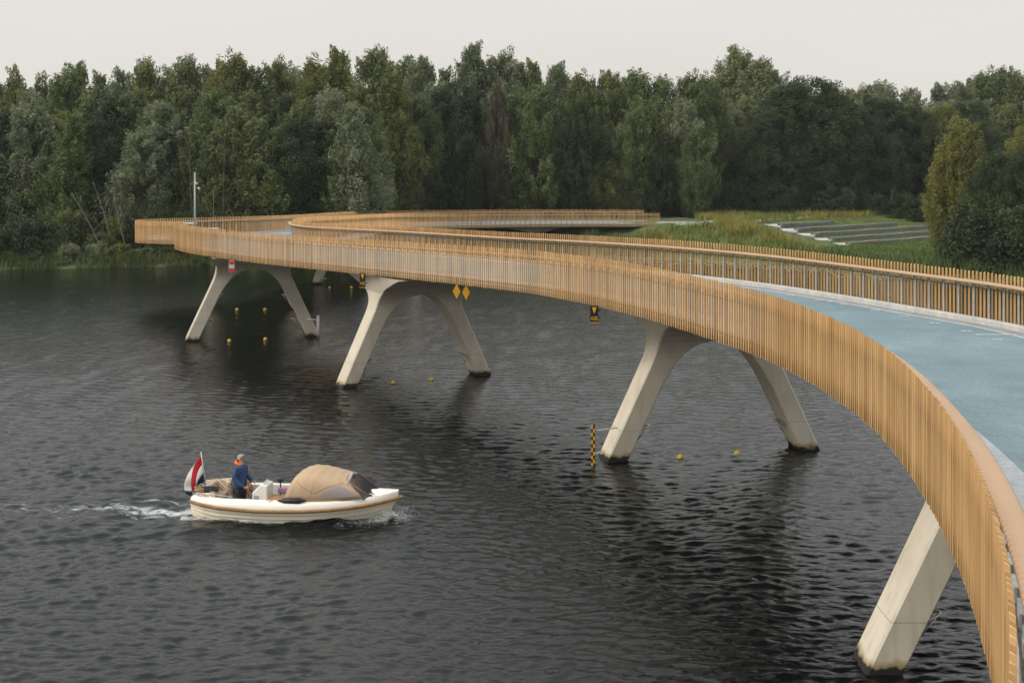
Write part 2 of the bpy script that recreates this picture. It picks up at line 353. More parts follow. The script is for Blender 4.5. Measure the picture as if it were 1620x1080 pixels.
for ci, (nm, P0) in enumerate((('railing', CA), ('railing', CB))):
    P = resample(P0, STEP); T, N = normals(P); n = len(P)
    vv = []; rs = np.random.default_rng(3+ci)
    hw = .0215+rs.normal(0, .0010, n); jz = rs.normal(0, .006, n); jr = rs.normal(0, .05, n)
    ca = np.cos(jr)[:, None]; sa = np.sin(jr)[:, None]
    T2 = T*ca+N*sa; N2 = N*ca-T*sa
    for (ta, na, tz) in ((-1, -.026, 0), (1, -.026, 0), (.2, .019, 0), (-.2, .019, 0), (-1, -.026, 1), (1, -.026, 1), (.2, .019, .985), (-.2, .019, .985)):
        q = P[:, :2]+T2*(ta*hw)[:, None]+N2*na
        vv.append(np.c_[q, P[:, 2]-PANEL*(1-tz)+jz])
    vv = np.stack(vv, 1).reshape(-1, 3)
    fb = np.array([(0, 3, 2, 1), (4, 5, 6, 7), (0, 1, 5, 4), (1, 2, 6, 5), (2, 3, 7, 6), (3, 0, 4, 7)])
    ff = (np.arange(n)[:, None, None]*8+fb[None]).reshape(-1, 4)
    rail = link('railing', npmesh('railing', vv, ff, M['slat']), bridge); loc(rail)
    rail['label'] = 'timber slat railing on the outer side' if ci == 0 else 'timber slat railing on the inner side'
    # handrail
    Ph = P[::4]; Th, Nh = normals(Ph); mb = MB()
    ribbon(mb, Ph, Nh, [(.10, .245), (.12, .23), (.33, .23), (.35, .245), (.35, .285), (.33, .30), (.12, .30), (.10, .285)], 0, True, True)
    h = mb.build('handrail', M['rail'], rail)
    # posts: steel plates on the deck side of the slats
    mb = MB()
    Pp = P[2::4]; Tp, Np = normals(Pp)
    for p, t, q in zip(Pp, Tp, Np):
        rz = math.atan2(t[1], t[0])
        mb.box((p[0]+q[0]*.085, p[1]+q[1]*.085, p[2]-.86), (.05, .020, 1.10), rz)
        mb.box((p[0]+q[0]*.12, p[1]+q[1]*.12, p[2]-.36), (.018, .10, .07), rz)
    mb.build('railing_posts', M['post'], rail)
    # cross battens that hold the slats below the kerb
    mb = MB()
    ribbon(mb, Ph, Nh, [(.055, 1.30), (.085, 1.30), (.085, 1.34), (.055, 1.34)])
    ribbon(mb, Ph, Nh, [(.055, .42), (.075, .42), (.075, .45), (.055, .45)])
    mb.build('mounting_strip', M['darksteel'], rail)
    # kerb and concrete edge beam
    mb = MB()
    ribbon(mb, P0, normals(P0)[1], [(.09, KERB-.0), (.11, KERB-.02), (.25, KERB-.02), (.28, KERB+.01), (.28, DECK+.05), (.09, DECK+.05)], 0, True)
    k = loc(mb.build('kerb', M['conc_w'], bridge)); 
    mb = MB()
    ribbon(mb, P0, normals(P0)[1], [(.115, DECK+.04), (.42, DECK+.04), (1.25, PANEL+.16), (.16, PANEL-.02)], 0, True)
    loc(mb.build('edge_beam', M['conc_g'], bridge))
TAn, NAn = normals(CA); TBn, NBn = normals(CB)
PO = np.vstack([CA, CB])
def dz(x, y):
    d = (PO[:, 0]-x)**2+(PO[:, 1]-y)**2+.05; w_ = 1/d**2; return float((w_*PO[:, 2]).sum()/w_.sum())
def dist(x, y): return math.sqrt(float(((PO[:, 0]-x)**2+(PO[:, 1]-y)**2).min()))
def dist1(ch, x, y): return math.sqrt(float(((ch[:, 0]-x)**2+(ch[:, 1]-y)**2).min()))
def off(d): return np.c_[CA[:, :2]+NAn*d, CA[:, 2]], np.c_[CB[:, :2]+NBn*d, CB[:, 2]]
def inside(poly, x, y):
    c = False; n = len(poly); j = n-1
    for i in range(n):
        if (poly[i][1] > y) != (poly[j][1] > y) and x < (poly[j][0]-poly[i][0])*(y-poly[i][1])/(poly[j][1]-poly[i][1])+poly[i][0]: c = not c
        j = i
    return c
def sheet(d0, lines, zoff, spacing):
    a, b = off(d0); ring = [tuple(p[:2]) for p in a]+[tuple(p[:2]) for p in b]
    pts = list(ring); n = len(ring); edges = [(i, (i+1) % n) for i in range(n)]
    for ci_, d in lines:
        for ch in [off(d)[ci_]]:
            o = len(pts); pts += [tuple(p[:2]) for p in ch]; edges += [(o+i, o+i+1) for i in range(len(ch)-1)]
    a2, b2 = off(max([l_[1] for l_ in lines] or [d0])+.4); in2 = [tuple(p[:2]) for p in a2]+[tuple(p[:2]) for p in b2]
    for gx_ in np.arange(-30, 20, spacing):
        for gy_ in np.arange(-14, 142, spacing):
            if inside(in2, gx_, gy_): pts.append((gx_+.01, gy_+.013))
    vo, eo, fo, *_ = delaunay_2d_cdt([Vector(p) for p in pts], edges, [], 0, 1e-4)
    fs = []
    for f in fo:
        cx = sum(vo[i][0] for i in f)/3; cy = sum(vo[i][1] for i in f)/3
        if inside(ring, cx, cy): fs.append((f, cx, cy))
    vs = [(v[0], v[1], dz(v[0], v[1])-zoff) for v in vo]
    return vs, fs
vs, fs = sheet(.26, [(1, .72), (1, .80), (0, 1.5)], DECK, 1.7)
mb = MB(); mb.v = vs
for f, cx, cy in fs:
    d = dist1(CB, cx, cy); dA = dist1(CA, cx, cy); mb.f.append(tuple(f)); mb.m.append(3 if dA < 1.5 else (0 if d < .745 else (1 if d < .815 else 2))); mb.sm.append(False)
loc(mb.build('running_track', [M['gutter'], M['white'], M['blue'], M['walk']], bridge))
vs, fs = sheet(1.2, [], PANEL+.14, 2.5)
mb = MB(); mb.v = vs
for f, cx, cy in fs: mb.f.append(tuple(f)[::-1]); mb.m.append(0); mb.sm.append(False)
loc(mb.build('deck_soffit', M['conc_g'], bridge))
# distance marks on the track
def dk(x, y):
    z = 5.58; p = unp(x, y, z)
    for _ in range(3): z = dz(p.x, p.y)-DECK+.006; p = unp(x, y, z)
    return p
for (x, y) in ((1252, 467), (1296, 474.5), (1338, 481), (1385, 491), (1431, 500), (1480, 511), (1530, 523.5), (1579, 537)):
    p = dk(x, y); mb = MB()
    mb.prism([(p.x-.13, p.y-.03, p.z), (p.x-.04, p.y-.03, p.z), (p.x-.03, p.y-.01, p.z), (p.x+.04, p.y-.05, p.z), (p.x+.13, p.y-.05, p.z), (p.x+.13, p.y+.05, p.z), (p.x+.05, p.y+.05, p.z), (p.x-.03, p.y+.02, p.z), (p.x-.04, p.y+.09, p.z), (p.x-.13, p.y+.09, p.z)], (0, 0, .004))
    loc(mb.build('distance_mark', M['white'], bridge))
for (xa, xb, y) in ((1310, 1358, 476.5), (1544, 1609, 529)):
    a = dk(xa, y); b = dk(xb, y); mb = MB(); mb.box((a+b)/2, (b.x-a.x, .10, .005), math.atan2(b.y-a.y, b.x-a.x)); loc(mb.build('start_line', M['white'], bridge))
# far end slab on land and abutment
mb = MB(); mb.box((18.6, 137, 2.72), (5.4, 7.4, .3), R(8)); mb.box((17.2, 137, 1.6), (3, 7, 2.0), R(8))
loc(mb.build('abutment', M['conc_g'], bridge, bevel=.02))

PIERS = []
def pier(cx, cy, ang, half, fl=1.0):
    zf = dz(cx, cy)-PANEL-.08; low = min(0, zf-4.45); zf = max(zf, 4.45)
    ut = half*.541
    # outer/inner profiles of one leg, u outward
    k = half/3.79
    lev = [-1.6, 0, .8, 1.6, 2.4, 2.9, 3.1, 3.35, 3.55, 3.72, 3.85, 3.93, 3.97]
    def outer(z):
        return float(np.interp(z, [-1.6, 0, 3.0, 3.4, 3.75, 4.1, zf], [half+.74*k, half, half-1.42*k, half-1.60*k, half-1.70*k, half-1.74*k, half-1.45*k]))
    def inner(z):
        return float(np.interp(z, [-1.6, 0, 2.4, 2.8, 3.1, 3.35, 3.55, 3.72, 3.85, 3.93, 3.97], [3.06*k+.74*k, 3.06*k, 1.90*k, 1.68*k, 1.47*k, 1.26*k, 1.06*k, .82*k, .55*k, .27*k, 0]))
    def dep(z):
        f = (z-3.3)/(zf-3.3)
        if z < 3.3: return .50+.02*z/3
        return float(np.interp(f, [0, .17, .30, .42, .54, .66, .78, .9, 1], [.52, .56, .62+.06*fl, .70+.22*fl, .8+.5*fl, .9+1.0*fl, 1.0+1.8*fl, 1.1+2.6*fl, 1.2+3.4*fl]))
    ca, sa = math.cos(ang), math.sin(ang)
    def W(u, v, z): return (u*ca-v*sa, u*sa+v*ca, z)
    mb = MB()
    for sg in (-1, 1):
        rows = []
        for z in lev:
            o_, i_, d = outer(z)*sg, inner(z)*sg, dep(z); b = .05
            rows.append([W(o_, -d+b, z), W(o_-sg*b, -d, z), W(i_+sg*b*(z < 3.9), -d, z), W(i_, -d+b, z), W(i_, d-b, z), W(i_+sg*b*(z < 3.9), d, z), W(o_-sg*b, d, z), W(o_, d-b, z)])
        if sg > 0: rows = [r[::-1] for r in rows]
        mb.grid(rows, 0, False, True)
    # cap: above the arch crown, full width, flaring along the deck
    zs = [3.97]+list(np.linspace(4.02, zf, 11)); rows = []
    for z in zs:
        o_, d = outer(z), dep(z); b = .05
        rows.append([W(-o_, -d+b, z), W(-o_+b, -d, z), W(0, -d, z), W(o_-b, -d, z), W(o_, -d+b, z), W(o_, d-b, z), W(o_-b, d, z), W(0, d, z), W(-o_+b, d, z), W(-o_, d-b, z)])
    mb.grid(rows, 0, False, True); mb.add(rows[-1], [tuple(range(10))])
    o = mb.build('pier', M['pier'], bridge); o.location = Vector((cx, cy, low))-BO
    # hoop shaped mooring brackets low on the legs
    for sg in (-1, 1):
        m2 = MB(); u = (inner(.9)-.02)*sg
        pts = []
        for k_ in range(13):
            a = math.pi*k_/12; pts.append(W(u-sg*.42*math.sin(a), -.22*math.cos(a), .95+.10*math.sin(a)))
        m2.tube(pts, .03, 6); m2.tube([W(u-sg*.24, -.2, 1.0), W(u-sg*.24, .2, 1.0)], .022, 6)
        m2.box(W(u+sg*.01, 0, .9), (.10, .5, .12), ang); m2.tube([W(u, -.12, .62), W(u-sg*.3, -.12, .98)], .02, 6)
        m2.build('mooring_bracket', [M['steel']], o)
    PIERS.append(o); return o
pier(10.75, 24.6, R(0), 3.83)
pier(6.80, 42.25, R(13), 3.87)
pier(-4.42, 56.2, R(27), 3.66, .75)
pier(-14.55, 69.2, R(15), 3.7, .3)
pier(-17.5, 83.2, R(-4), 3.5, .3)
pier(-13.3, 98.6, R(-8), 2.9)
pier(-11, 121, R(-35), 3.0)
pier(2, 133.6, R(-65), 3.0)

# ------------------------------------------------ signs, gauges, buoys, lamp, benches
def text_mesh(txt, size, depth=.004):
    cu = bpy.data.curves.new('t', 'FONT'); cu.body = txt; cu.size = size; cu.extrude = depth; cu.align_x = 'CENTER'; cu.align_y = 'CENTER'; cu.offset = size*.012
    o = bpy.data.objects.new('t', cu); C.objects.link(o); dg = bpy.context.evaluated_depsgraph_get(); dg.update()
    me = bpy.data.meshes.new_from_object(o.evaluated_get(dg)); bpy.data.objects.remove(o); me.materials.clear(); return me
def clearance_sign(xc, y0, y1, Y, label):
    a = aty(xc, y0, Y); b = aty(xc, y1, Y); c = (a+b)/2; hh = a.z-b.z; ww = .25
    r = empty('clearance_sign', c, R(4)); tag(r, label, 'sign', 'clearance signs hanging from the footbridge')
    mb = MB(); mb.box((0, 0, 0), (ww, .03, hh)); mb.build('board', M['black'], r, bevel=.004)
    mb = MB(); t = hh/2-.045
    mb.prism([(-.075, -.019, t), (.075, -.019, t), (0, -.019, t-.2)], (0, -.003, 0)); mb.build('arrow_mark', M['yellow'], r)
    mb = MB(); mb.box((0, -.02, -hh/2+.012), (ww, .012, .018)); mb.build('edge_trim', M['yellow'], r)
    me = text_mesh('4.05', .135); me.materials.append(M['yellow']); o = link('height_figures', me, r); o.rotation_euler = (R(90), 0, 0); o.location = (0, -.022, -.13); o.scale = (.92, 1.25, 1)
    mb = MB(); mb.box((ww/2+.035, .03, hh*.25), (.07, .03, .05)); mb.box((ww/2+.035, .03, -hh*.2), (.07, .03, .05)); mb.box((0, .05, 0), (.04, .04, hh)); mb.build('bracket', M['darksteel'], r)
clearance_sign(940, 483.5, 510.5, 38.2, 'black 4.05 clearance board hanging in the open span between the two big piers')
clearance_sign(573.5, 432, 455, 52.6, 'black 4.05 clearance board hanging beside the left shoulder of the middle pier')
def diamond(xc, yc, Y, label):
    c = aty(xc, yc, Y); r = empty('passage_sign', c, R(6)); tag(r, label, 'sign', 'yellow diamond passage signs')
    mb = MB(); mb.prism([(0, .012, .33), (.19, .012, 0), (0, .012, -.33), (-.19, .012, 0)], (0, .02, 0)); mb.build('backing', M['black'], r)
    mb = MB(); mb.prism([(0, -.012, .30), (.155, -.012, 0), (0, -.012, -.30), (-.155, -.012, 0)], (0, .022, 0)); mb.build('board', M['yellow'], r)
    mb = MB(); mb.box((0, .06, .3), (.04, .04, .5)); mb.build('bracket', M['darksteel'], r)
diamond(722.5, 461, 48.3, 'yellow diamond passage sign nearer to the middle pier, left one of the pair')
diamond(737.5, 462.5, 48.0, 'yellow diamond passage sign over open water, right one of the pair')
c = aty(366.5, 421.5, 64.0); r = empty('no_entry_sign', c, R(5)); tag(r, 'red and white striped no-entry board fixed on the leftmost pier', 'sign')
mb = MB()
for i, m_ in enumerate((0, 1, 0)): mb.box((0, 0, .19-.19*i), (.27, .03, .19), 0, m_)
mb.build('board', [M['red'], M['white']], r)
mb = MB(); mb.box((0, .03, 0), (.30, .02, .61)); mb.build('backing', M['white'], r)
mb = MB(); mb.box((0, .07, .25), (.04, .06, .6)); mb.build('bracket', M['darksteel'], r)
# water level gauges
M['deckw_'] = mat('white_post_paint', (.72, .72, .70), .5)
p = unp(938, 736, 0); r = empty('water_gauge', p); tag(r, 'yellow and black chequered water gauge beside the large middle pier', 'water gauge')
mb = MB()
for i in range(11):
    z = .02+.125*i
    mb.box((-.028, -.01, z), (.056, .02, .124), 0, i % 2); mb.box((.028, -.01, z), (.056, .02, .124), 0, (i+1) % 2)
mb.build('scale_board', [M['yellow'], M['black']], r)
mb = MB(); mb.tube([(.03, .04, -1.5), (.03, .04, 1.36)], .045, 10); mb.box((0, 0, -.12), (.16, .1, .22)); mb.build('pile', M['darksteel'], r)
mb = MB(); mb.tube([(.03, .06, 1.12), (.86, .55, 1.12)], .02, 6); mb.build('bracket', M['deckw_'], r)
mb = MB(); mb.tube([(.03, .06, .35), (.35, .5, .35)], .02, 6); mb.build('bracket', M['deckw_'], r)
p = unp(503, 534, 0); r = empty('gauge_post', p); tag(r, 'thin pale gauge post with a crossbar beside the right foot of the leftmost pier', 'post')
mb = MB(); mb.tube([(0, 0, .12), (0, 0, 1.25)], .075, 10); mb.build('upper_post', M['deckw_'], r)
mb = MB(); mb.tube([(0, 0, -1.5), (0, 0, .14)], .055, 10); mb.build('lower_post', M['darksteel'], r)
mb = MB(); mb.tube([(0, 0, 1.0), (-.95, .25, 1.0)], .05, 6); mb.build('crossbar', M['deckw_'], r)
BU = [(1076, 722, 'yellow buoy left of the pair between the legs of the large middle pier'), (1166, 716, 'yellow buoy right of the pair between the legs of the large middle pier'),
      (622, 604, 'yellow buoy nearer the left foot of the second pier from the left'), (683, 599, 'yellow buoy nearer the right foot of the second pier from the left'),
      (363, 537.5, 'yellow buoy beside the left foot of the leftmost pier, front pair'), (420, 535, 'yellow buoy right one of the front pair between the legs of the leftmost pier'),
      (375, 488, 'yellow buoy left one of the farther pair seen through the arch of the leftmost pier'), (419, 488, 'yellow buoy right one of the farther pair seen through the arch of the leftmost pier'),
      (521, 453.5, 'tiny yellow buoy right of the far stub leg'), (555.5, 453, 'tiny yellow buoy just left of the hanging 4.05 board')]
b0 = None
for i, (x, y, lb) in enumerate(BU):
    p = unp(x, y+2, 0)
    if b0 is None:
        b0 = empty('buoy', p)
        mb = MB(); mb.ball((0, 0, .015), (.115, .115, .11), 16); mb.tube([(0, 0, .115), (0, 0, .15)], .018, 8); o1 = mb.build('float', M['buoy'], b0)
        mb = MB(); mb.tube([(0, 0, .0), (0, 0, -.05)], [.119, .105], 16); o2 = mb.build('waterline_band', M['darksteel'], b0); r = b0
    else:
        r = b0.copy(); C.objects.link(r)
        for ch in (o1, o2): c2 = ch.copy(); C.objects.link(c2); c2.parent = r
    r.location = p; tag(r, lb, 'buoy', 'yellow buoys strung between the pier legs')
def benchtop(cx, cy, zt, L, label, rz):
    zd = dz(cx, cy)-DECK; r = empty('bench', (cx, cy, zd), rz); tag(r, label, 'bench', 'white benches on the bridge lookout')
    mb = MB(); mb.box((0, 0, zt-zd-.06), (L, .55, .12)); mb.build('seat', M['conc_w'], r, bevel=.02)
    for s in (-1, 1):
        mb = MB(); mb.box((s*L*.38, 0, (zt-zd-.12)/2), (.15, .45, zt-zd-.12)); mb.build('leg', M['conc_w'], r, bevel=.01)
benchtop(-23.6, 88.3, 5.47, 2.0, 'white bench on the lookout, left of the lamp post', R(4))
benchtop(-21.3, 86.8, 5.17, 1.3, 'white bench on the lookout, right of the lamp post', R(-6))
cx, cy = (308.5-810)/22.3, 87.4; zd = dz(cx, cy)-DECK
r = empty('lamp_post', (cx, cy, zd)); tag(r, 'slim pale grey lamp post with two small spotlights on the bridge lookout', 'lamp post')
mb = MB(); mb.tube([(0, 0, 0), (0, 0, 9.07-zd)], [.085, .055], 12); mb.build('pole', M['post'], r)
mb = MB(); mb.box((0, 0, .03), (.3, .3, .04)); mb.build('base_plate', M['post'], r)
for (dx, zz) in ((.12, 8.35), (.30, 8.0)):
    mb = MB(); mb.tube([(0, 0, zz-zd), (dx, -.02, zz-zd)], .02, 6); mb.tube([(dx-.02, -.05, zz-zd-.02), (dx+.05, -.22, zz-zd-.08)], [.075, .10], 12); mb.build('spotlight', M['conc_w'], r)

# ------------------------------------------------ boat
BOAT = empty('motorboat', (BA.x, BA.y, 0), BANG)
tag(BOAT, 'cream sloop with a beige canopy, rope fender and foaming bow passing the bridge', 'boat')
M['hull'] = mat('cream_gelcoat', (.86, .77, .60), .28, (.82, .73, .56), 1.5)
M['deckw'] = mat('boat_deck_white', (.80, .76, .67), .4)
M['canvas'] = mat('beige_canvas', (.47, .335, .215), .85, (.43, .30, .185), 3, .3, 60)
M['canvas_seam'] = mat('canvas_seam', (.33, .215, .13), .85)
M['rope'] = mat('tan_rope', (.36, .22, .095), .9, (.25, .14, .05), 10, .5, 60)
M['rubber'] = mat('black_rubber', (.012, .012, .014), .55)
M['teak'] = mat('teak', (.36, .19, .085), .6, (.28, .14, .06), 8)
M['brownwood'] = mat('varnished_wood', (.26, .10, .035), .35)
def clear_mat(nm, col, a, rough=.12):
    m = bpy.data.materials.new(nm); m.use_nodes = True; n = m.node_tree; b = n.nodes['Principled BSDF']
    b.inputs['Base Color'].default_value = (*col, 1); b.inputs['Roughness'].default_value = rough
    t = n.nodes.new('ShaderNodeBsdfTransparent'); x = n.nodes.new('ShaderNodeMixShader'); x.inputs[0].default_value = a
    n.links.new(t.outputs[0], x.inputs[1]); n.links.new(b.outputs[0], x.inputs[2]); n.links.new(x.outputs[0], n.nodes['Material Output'].inputs[0]); return m
M['vinyl'] = clear_mat('clear_vinyl', (.38, .33, .33), .72)
M['glass'] = clear_mat('tinted_windscreen', (.05, .05, .06), .8, .08)
bt = [0, .04, .1, .2, .3, .4, .5, .6, .7, .78, .85, .91, .96, .99, 1.0]
def rim(t): return float(np.interp(t, [0, .12, .3, 1], [.11, .15, .21, .21]))
def hb(t): return float(np.interp(t, [0, .06, .15, .3, .45, .58, .7, .8, .88, .94, .98, 1], [.80, .95, 1.05, 1.12, 1.12, 1.07, .93, .74, .52, .31, .14, .05]))
def sheer(t): return float(np.interp(t, [0, .15, .35, .55, .7, .85, 1], [.52, .44, .40, .42, .45, .50, .60]))
NS = 6; LEN = 5.76; HX0 = .26
mb = MB(); rows = []
for t in np.linspace(0, 1, 46):
    b = hb(t); s = sheer(t); row = []
    keel = float(np.interp(t, [0, .1, .8, .93, 1], [-.12, -.32, -.35, -.25, -.05]))
    flare = float(np.interp(t, [0, .6, .85, 1], [.22, .28, .62, 1.0]))
    for j in range(NS):
        for e in (0, .92):
            u = (j+e)/NS; z = keel+(s-keel)*u
            yy = b*(u**flare)+(.045*(1-e/.92) if j > 0 else 0)*min(1, b*3)
            x = HX0+LEN*t-.42*(1-u)*max(0, (t-.6)/.4)**1.3
            row.append((x, -yy, z))
    row.append((HX0+LEN*t, -b, s)); rows.append(row)
mb.grid(rows, 0, False); mb.grid([[(x, -y, z) for x, y, z in r][::-1] for r in rows], 0, False)
tr_ = rows[0]; mb.poly([(x, y, z) for x, y, z in tr_]+[(x, -y, z) for x, y, z in tr_[::-1]])
mb.build('hull', M['hull'], BOAT)
# antifoul line just at the water
mb = MB()
# rim, side decks, cockpit well
mb = MB(); XS = np.linspace(0, 1, 50)
for sg in (-1, 1):
    rows = []
    for t in XS:
        b, s, x = hb(t), sheer(t), HX0+LEN*t; k = min(1, b/.5)
        q_ = rim(t); r_ = [(x, sg*b, s), (x, sg*(b+.01), s+.03), (x, sg*(b-.03*k), s+q_*.8), (x, sg*(b-.08*k), s+q_*.95), (x, sg*(b-.34*k), s+q_)]
        rows.append(r_ if sg < 0 else r_[::-1])
    mb.grid(rows, 0, True)
# foredeck and aft deck
def crown(ta, tb, n=14):
    rows = []
    for t in np.linspace(ta, tb, n):
        b, s, x = hb(t), sheer(t), HX0+LEN*t; k = min(1, b/.5); w_ = b-.34*k+.002
        rows.append([(x, -w_+2*w_*i/8, s+rim(t)+.07*k*(1-(i/4-1)**2)) for i in range(9)])
    mb.grid(rows, 0, True)
crown(.84, 1.0); crown(0, .045, 4)
# cockpit well walls and sole
for sg in (-1, 1):
    rows = [[(HX0+LEN*t, sg*(hb(t)-.34*min(1, hb(t)/.5)), z) for z in (sheer(t)+rim(t), -.10)] for t in np.linspace(.045, .84, 30)]
    mb.grid(rows, 0, True)
rows = [[(HX0+LEN*t, sg*(hb(t)-.34*min(1, hb(t)/.5)), -.10) for sg in (-1, 1)] for t in np.linspace(.045, .84, 30)]
mb.grid(rows, 0)
for t in (.045, .84):
    b = hb(t)-.34*min(1, hb(t)/.5); mb.poly([(HX0+LEN*t, -b, -.1), (HX0+LEN*t, b, -.1), (HX0+LEN*t, b, sheer(t)+.24), (HX0+LEN*t, -b, sheer(t)+.24)])
mb.build('deck', M['deckw'], BOAT)
# twisted rope fender round the sheer
mb = MB()
for sg in (-1, 1):
    pts = [(HX0+LEN*t+(.05 if t == 1 else 0), sg*(hb(t)+.035), sheer(t)-.005) for t in np.linspace(0, 1, 60)]
    mb.tube(pts, .042, 8)
    d_ = 0
    for ph in (0, 2.1, 4.2):
        tt = np.linspace(0, 1, 420)
        hx = [(HX0+LEN*t, sg*(hb(t)+.035)+.026*math.cos(ph+t*190), sheer(t)-.005+.026*math.sin(ph+t*190)) for t in tt]
        mb.tube(hx, .024, 5)
mb.tube([(.26, -.8, .52), (.23, 0, .52), (.26, .8, .52)], .045, 8); mb.ball((HX0+LEN+.03, 0, .595), (.09, .06, .06), 10)
mb.build('rope_fender', M['rope'], BOAT)
# canopy
def arch(xb, xs, xt, zt, wb, zb, n=28, e=3.3):
    out = []
    for i in range(n+1):
        a = math.pi*i/n; c, s = math.cos(a), math.sin(a)
        y = -wb*np.sign(c)*abs(c)**(2/e*.95); h = abs(s)**(2/e); z = zb+(zt-zb)*h
        out.append((xb+(xt-xb)*h**1.2, float(y), z))
    return out
def cz(x): return sheer((x-HX0)/LEN)+.20
AR = [arch(2.95, 0, 3.18, 1.20, .82, cz(2.95)), arch(3.1, 0, 3.34, 1.29, .86, cz(3.1)), arch(3.3, 0, 3.55, 1.345, .88, cz(3.3)), arch(3.7, 0, 3.86, 1.33, .88, cz(3.7)), arch(4.15, 0, 4.12, 1.275, .84, cz(4.15)), arch(4.65, 0, 4.38, 1.225, .76, cz(4.65)), arch(5.15, 0, 4.62, 1.18, .64, cz(5.15))]
mb = MB(); rows = []
for i in range(len(AR)-1):
    for k in range(4):
        f = k/4; rr = []
        for q, (p0, p1) in enumerate(zip(AR[i], AR[i+1])):
            sag = .012*math.sin(math.pi*f)*math.sin(math.pi*q/28)
            rr.append(tuple(p0[j]*(1-f)+p1[j]*f-(sag if j == 2 else 0) for j in range(3)))
        rows.append(rr)
rows.append(AR[-1]); mb.grid(rows, 0, True)
can = mb.build('canopy', M['canvas'], BOAT); sm = can.modifiers.new('thickness', 'SOLIDIFY'); sm.thickness = .012
# seams
mb = MB()
for i in (1, 3, 6): mb.tube([Vector(p)+Vector((0, p[1]*.012, .003)) for p in AR[i]], .005, 5)
mb.build('seam', M['canvas_seam'], can)
def canpt(fi, q):     # fi along 0..6, q around 0..28
    i = min(int(fi), 5); f = fi-i; j = min(int(q), 27); g = q-j
    a = [AR[i][j][k]*(1-g)+AR[i][j+1][k]*g for k in range(3)]; b = [AR[i+1][j][k]*(1-g)+AR[i+1][j+1][k]*g for k in range(3)]
    return Vector([a[k]*(1-f)+b[k]*f for k in range(3)])
for sg in (-1, 1):
    mb = MB(); rows = []
    for f_ in np.linspace(0, 1, 14):
        bot, top = (3.55+2.15*f_, .55), (3.55+2.2*f_, .8+5.4*min(1, f_/.66) if f_ < .66 else 6.2-4.6*(f_-.66)/.34)
        rr = []
        for g in np.linspace(0, 1, 7):
            p = canpt(bot[0]*(1-g)+top[0]*g, bot[1]*(1-g)+top[1]*g); y = p.y*1.02-.012
            rr.append((p.x, y if sg < 0 else -y, p.z+.006))
        rows.append(rr)
    mb.grid(rows, 0, True); mb.build('canopy_window', M['vinyl'], can)
def canline(pts, r_):
    for sg in (-1, 1):
        mb = MB(); out = []
        for (f0, q0), (f1, q1) in zip(pts[:-1], pts[1:]):
            for k in range(8):
                p = canpt(f0+(f1-f0)*k/8, q0+(q1-q0)*k/8); out.append((p.x, (p.y*1.01-.004)*(-sg), p.z+.003))
        mb.tube(out, r_, 5); mb.build('seam', M['canvas_seam'], can)
canline([(.9, 7), (2.0, 4.0), (3.2, 1.4)], .008); canline([(3.2, 1.4), (4.2, 4.2), (5.6, 7.2)], .008)
# roller blind rolled on the front bow, windscreen
mb = MB(); mb.tube([(4.68, -.60, 1.05), (4.68, 0, 1.22), (4.68, .60, 1.05)], .05, 8); mb.build('rolled_flap', mat('pale_roll', (.40, .36, .32), .8), can)
mb = MB()
wsn = [(4.72, -.55, 1.10), (4.72, .55, 1.10), (5.34, .44, .71), (5.34, -.44, .71)]
mb.prism(wsn, (.01, 0, .012)); mb.add([(4.72, -.56, 1.08), (5.34, -.45, .69), (5.15, -.60, .64)], [(0, 1, 2)]); mb.add([(4.72, .56, 1.08), (5.34, .45, .69), (5.15, .60, .64)], [(0, 1, 2)])
ws = mb.build('windscreen', M['glass'], BOAT)
mb = MB()
for a_, b_ in ((0, 3), (1, 2), (2, 3)): mb.tube([wsn[a_], wsn[b_]], .018, 6)
mb.build('windscreen_frame', M['teak'], ws)
# black fender lying on the side deck
mb = MB(); x0 = 2.95
mb.tube([(x0-.12, -.98, .66), (x0, -.98, .665), (x0+.06, -.98, .665), (x0+.5, -.985, .68), (x0+.56, -.985, .68), (x0+.68, -.985, .68)], [.02, .045, .085, .085, .045, .02], 12); mb.build('fender', M['rubber'], BOAT)
# console with instruments, wheel, helm
mb = MB(); mb.prism([(1.86, -.28, -.1), (2.30, -.28, -.1), (2.30, -.28, .86), (2.12, -.28, .90), (1.86, -.28, .66)], (0, .56, 0)); con = mb.build('console', M['deckw'], BOAT, bevel=.03)
mb = MB(); mb.box((1.98, -.285, .52), (.13, .012, .13)); mb.build('switch_panel', M['post'], con)
mb = MB(); mb.poly([(2.14, -.22, .90), (2.14, .22, .90), (2.24, .20, 1.02), (2.24, -.20, 1.02)]); mb.build('spray_screen', M['vinyl'], con)
mb = MB(); ptsw = []
WC = Vector((1.70, 0, .66))
for k_ in range(25):
    a = 2*math.pi*k_/24; ptsw.append(WC+Vector((-.09*math.sin(a)*.6, .21*math.cos(a), .21*math.sin(a))))
mb.tube(ptsw, .018, 6, cap=False)
for k_ in range(5):
    a = 2*math.pi*k_/5+.4; mb.tube([WC, WC+Vector((-.055*math.sin(a), .20*math.cos(a), .20*math.sin(a)))], .012, 5)
mb.tube([WC, WC+Vector((.18, 0, -.04))], .025, 6); mb.build('steering_wheel', M['brownwood'], BOAT)
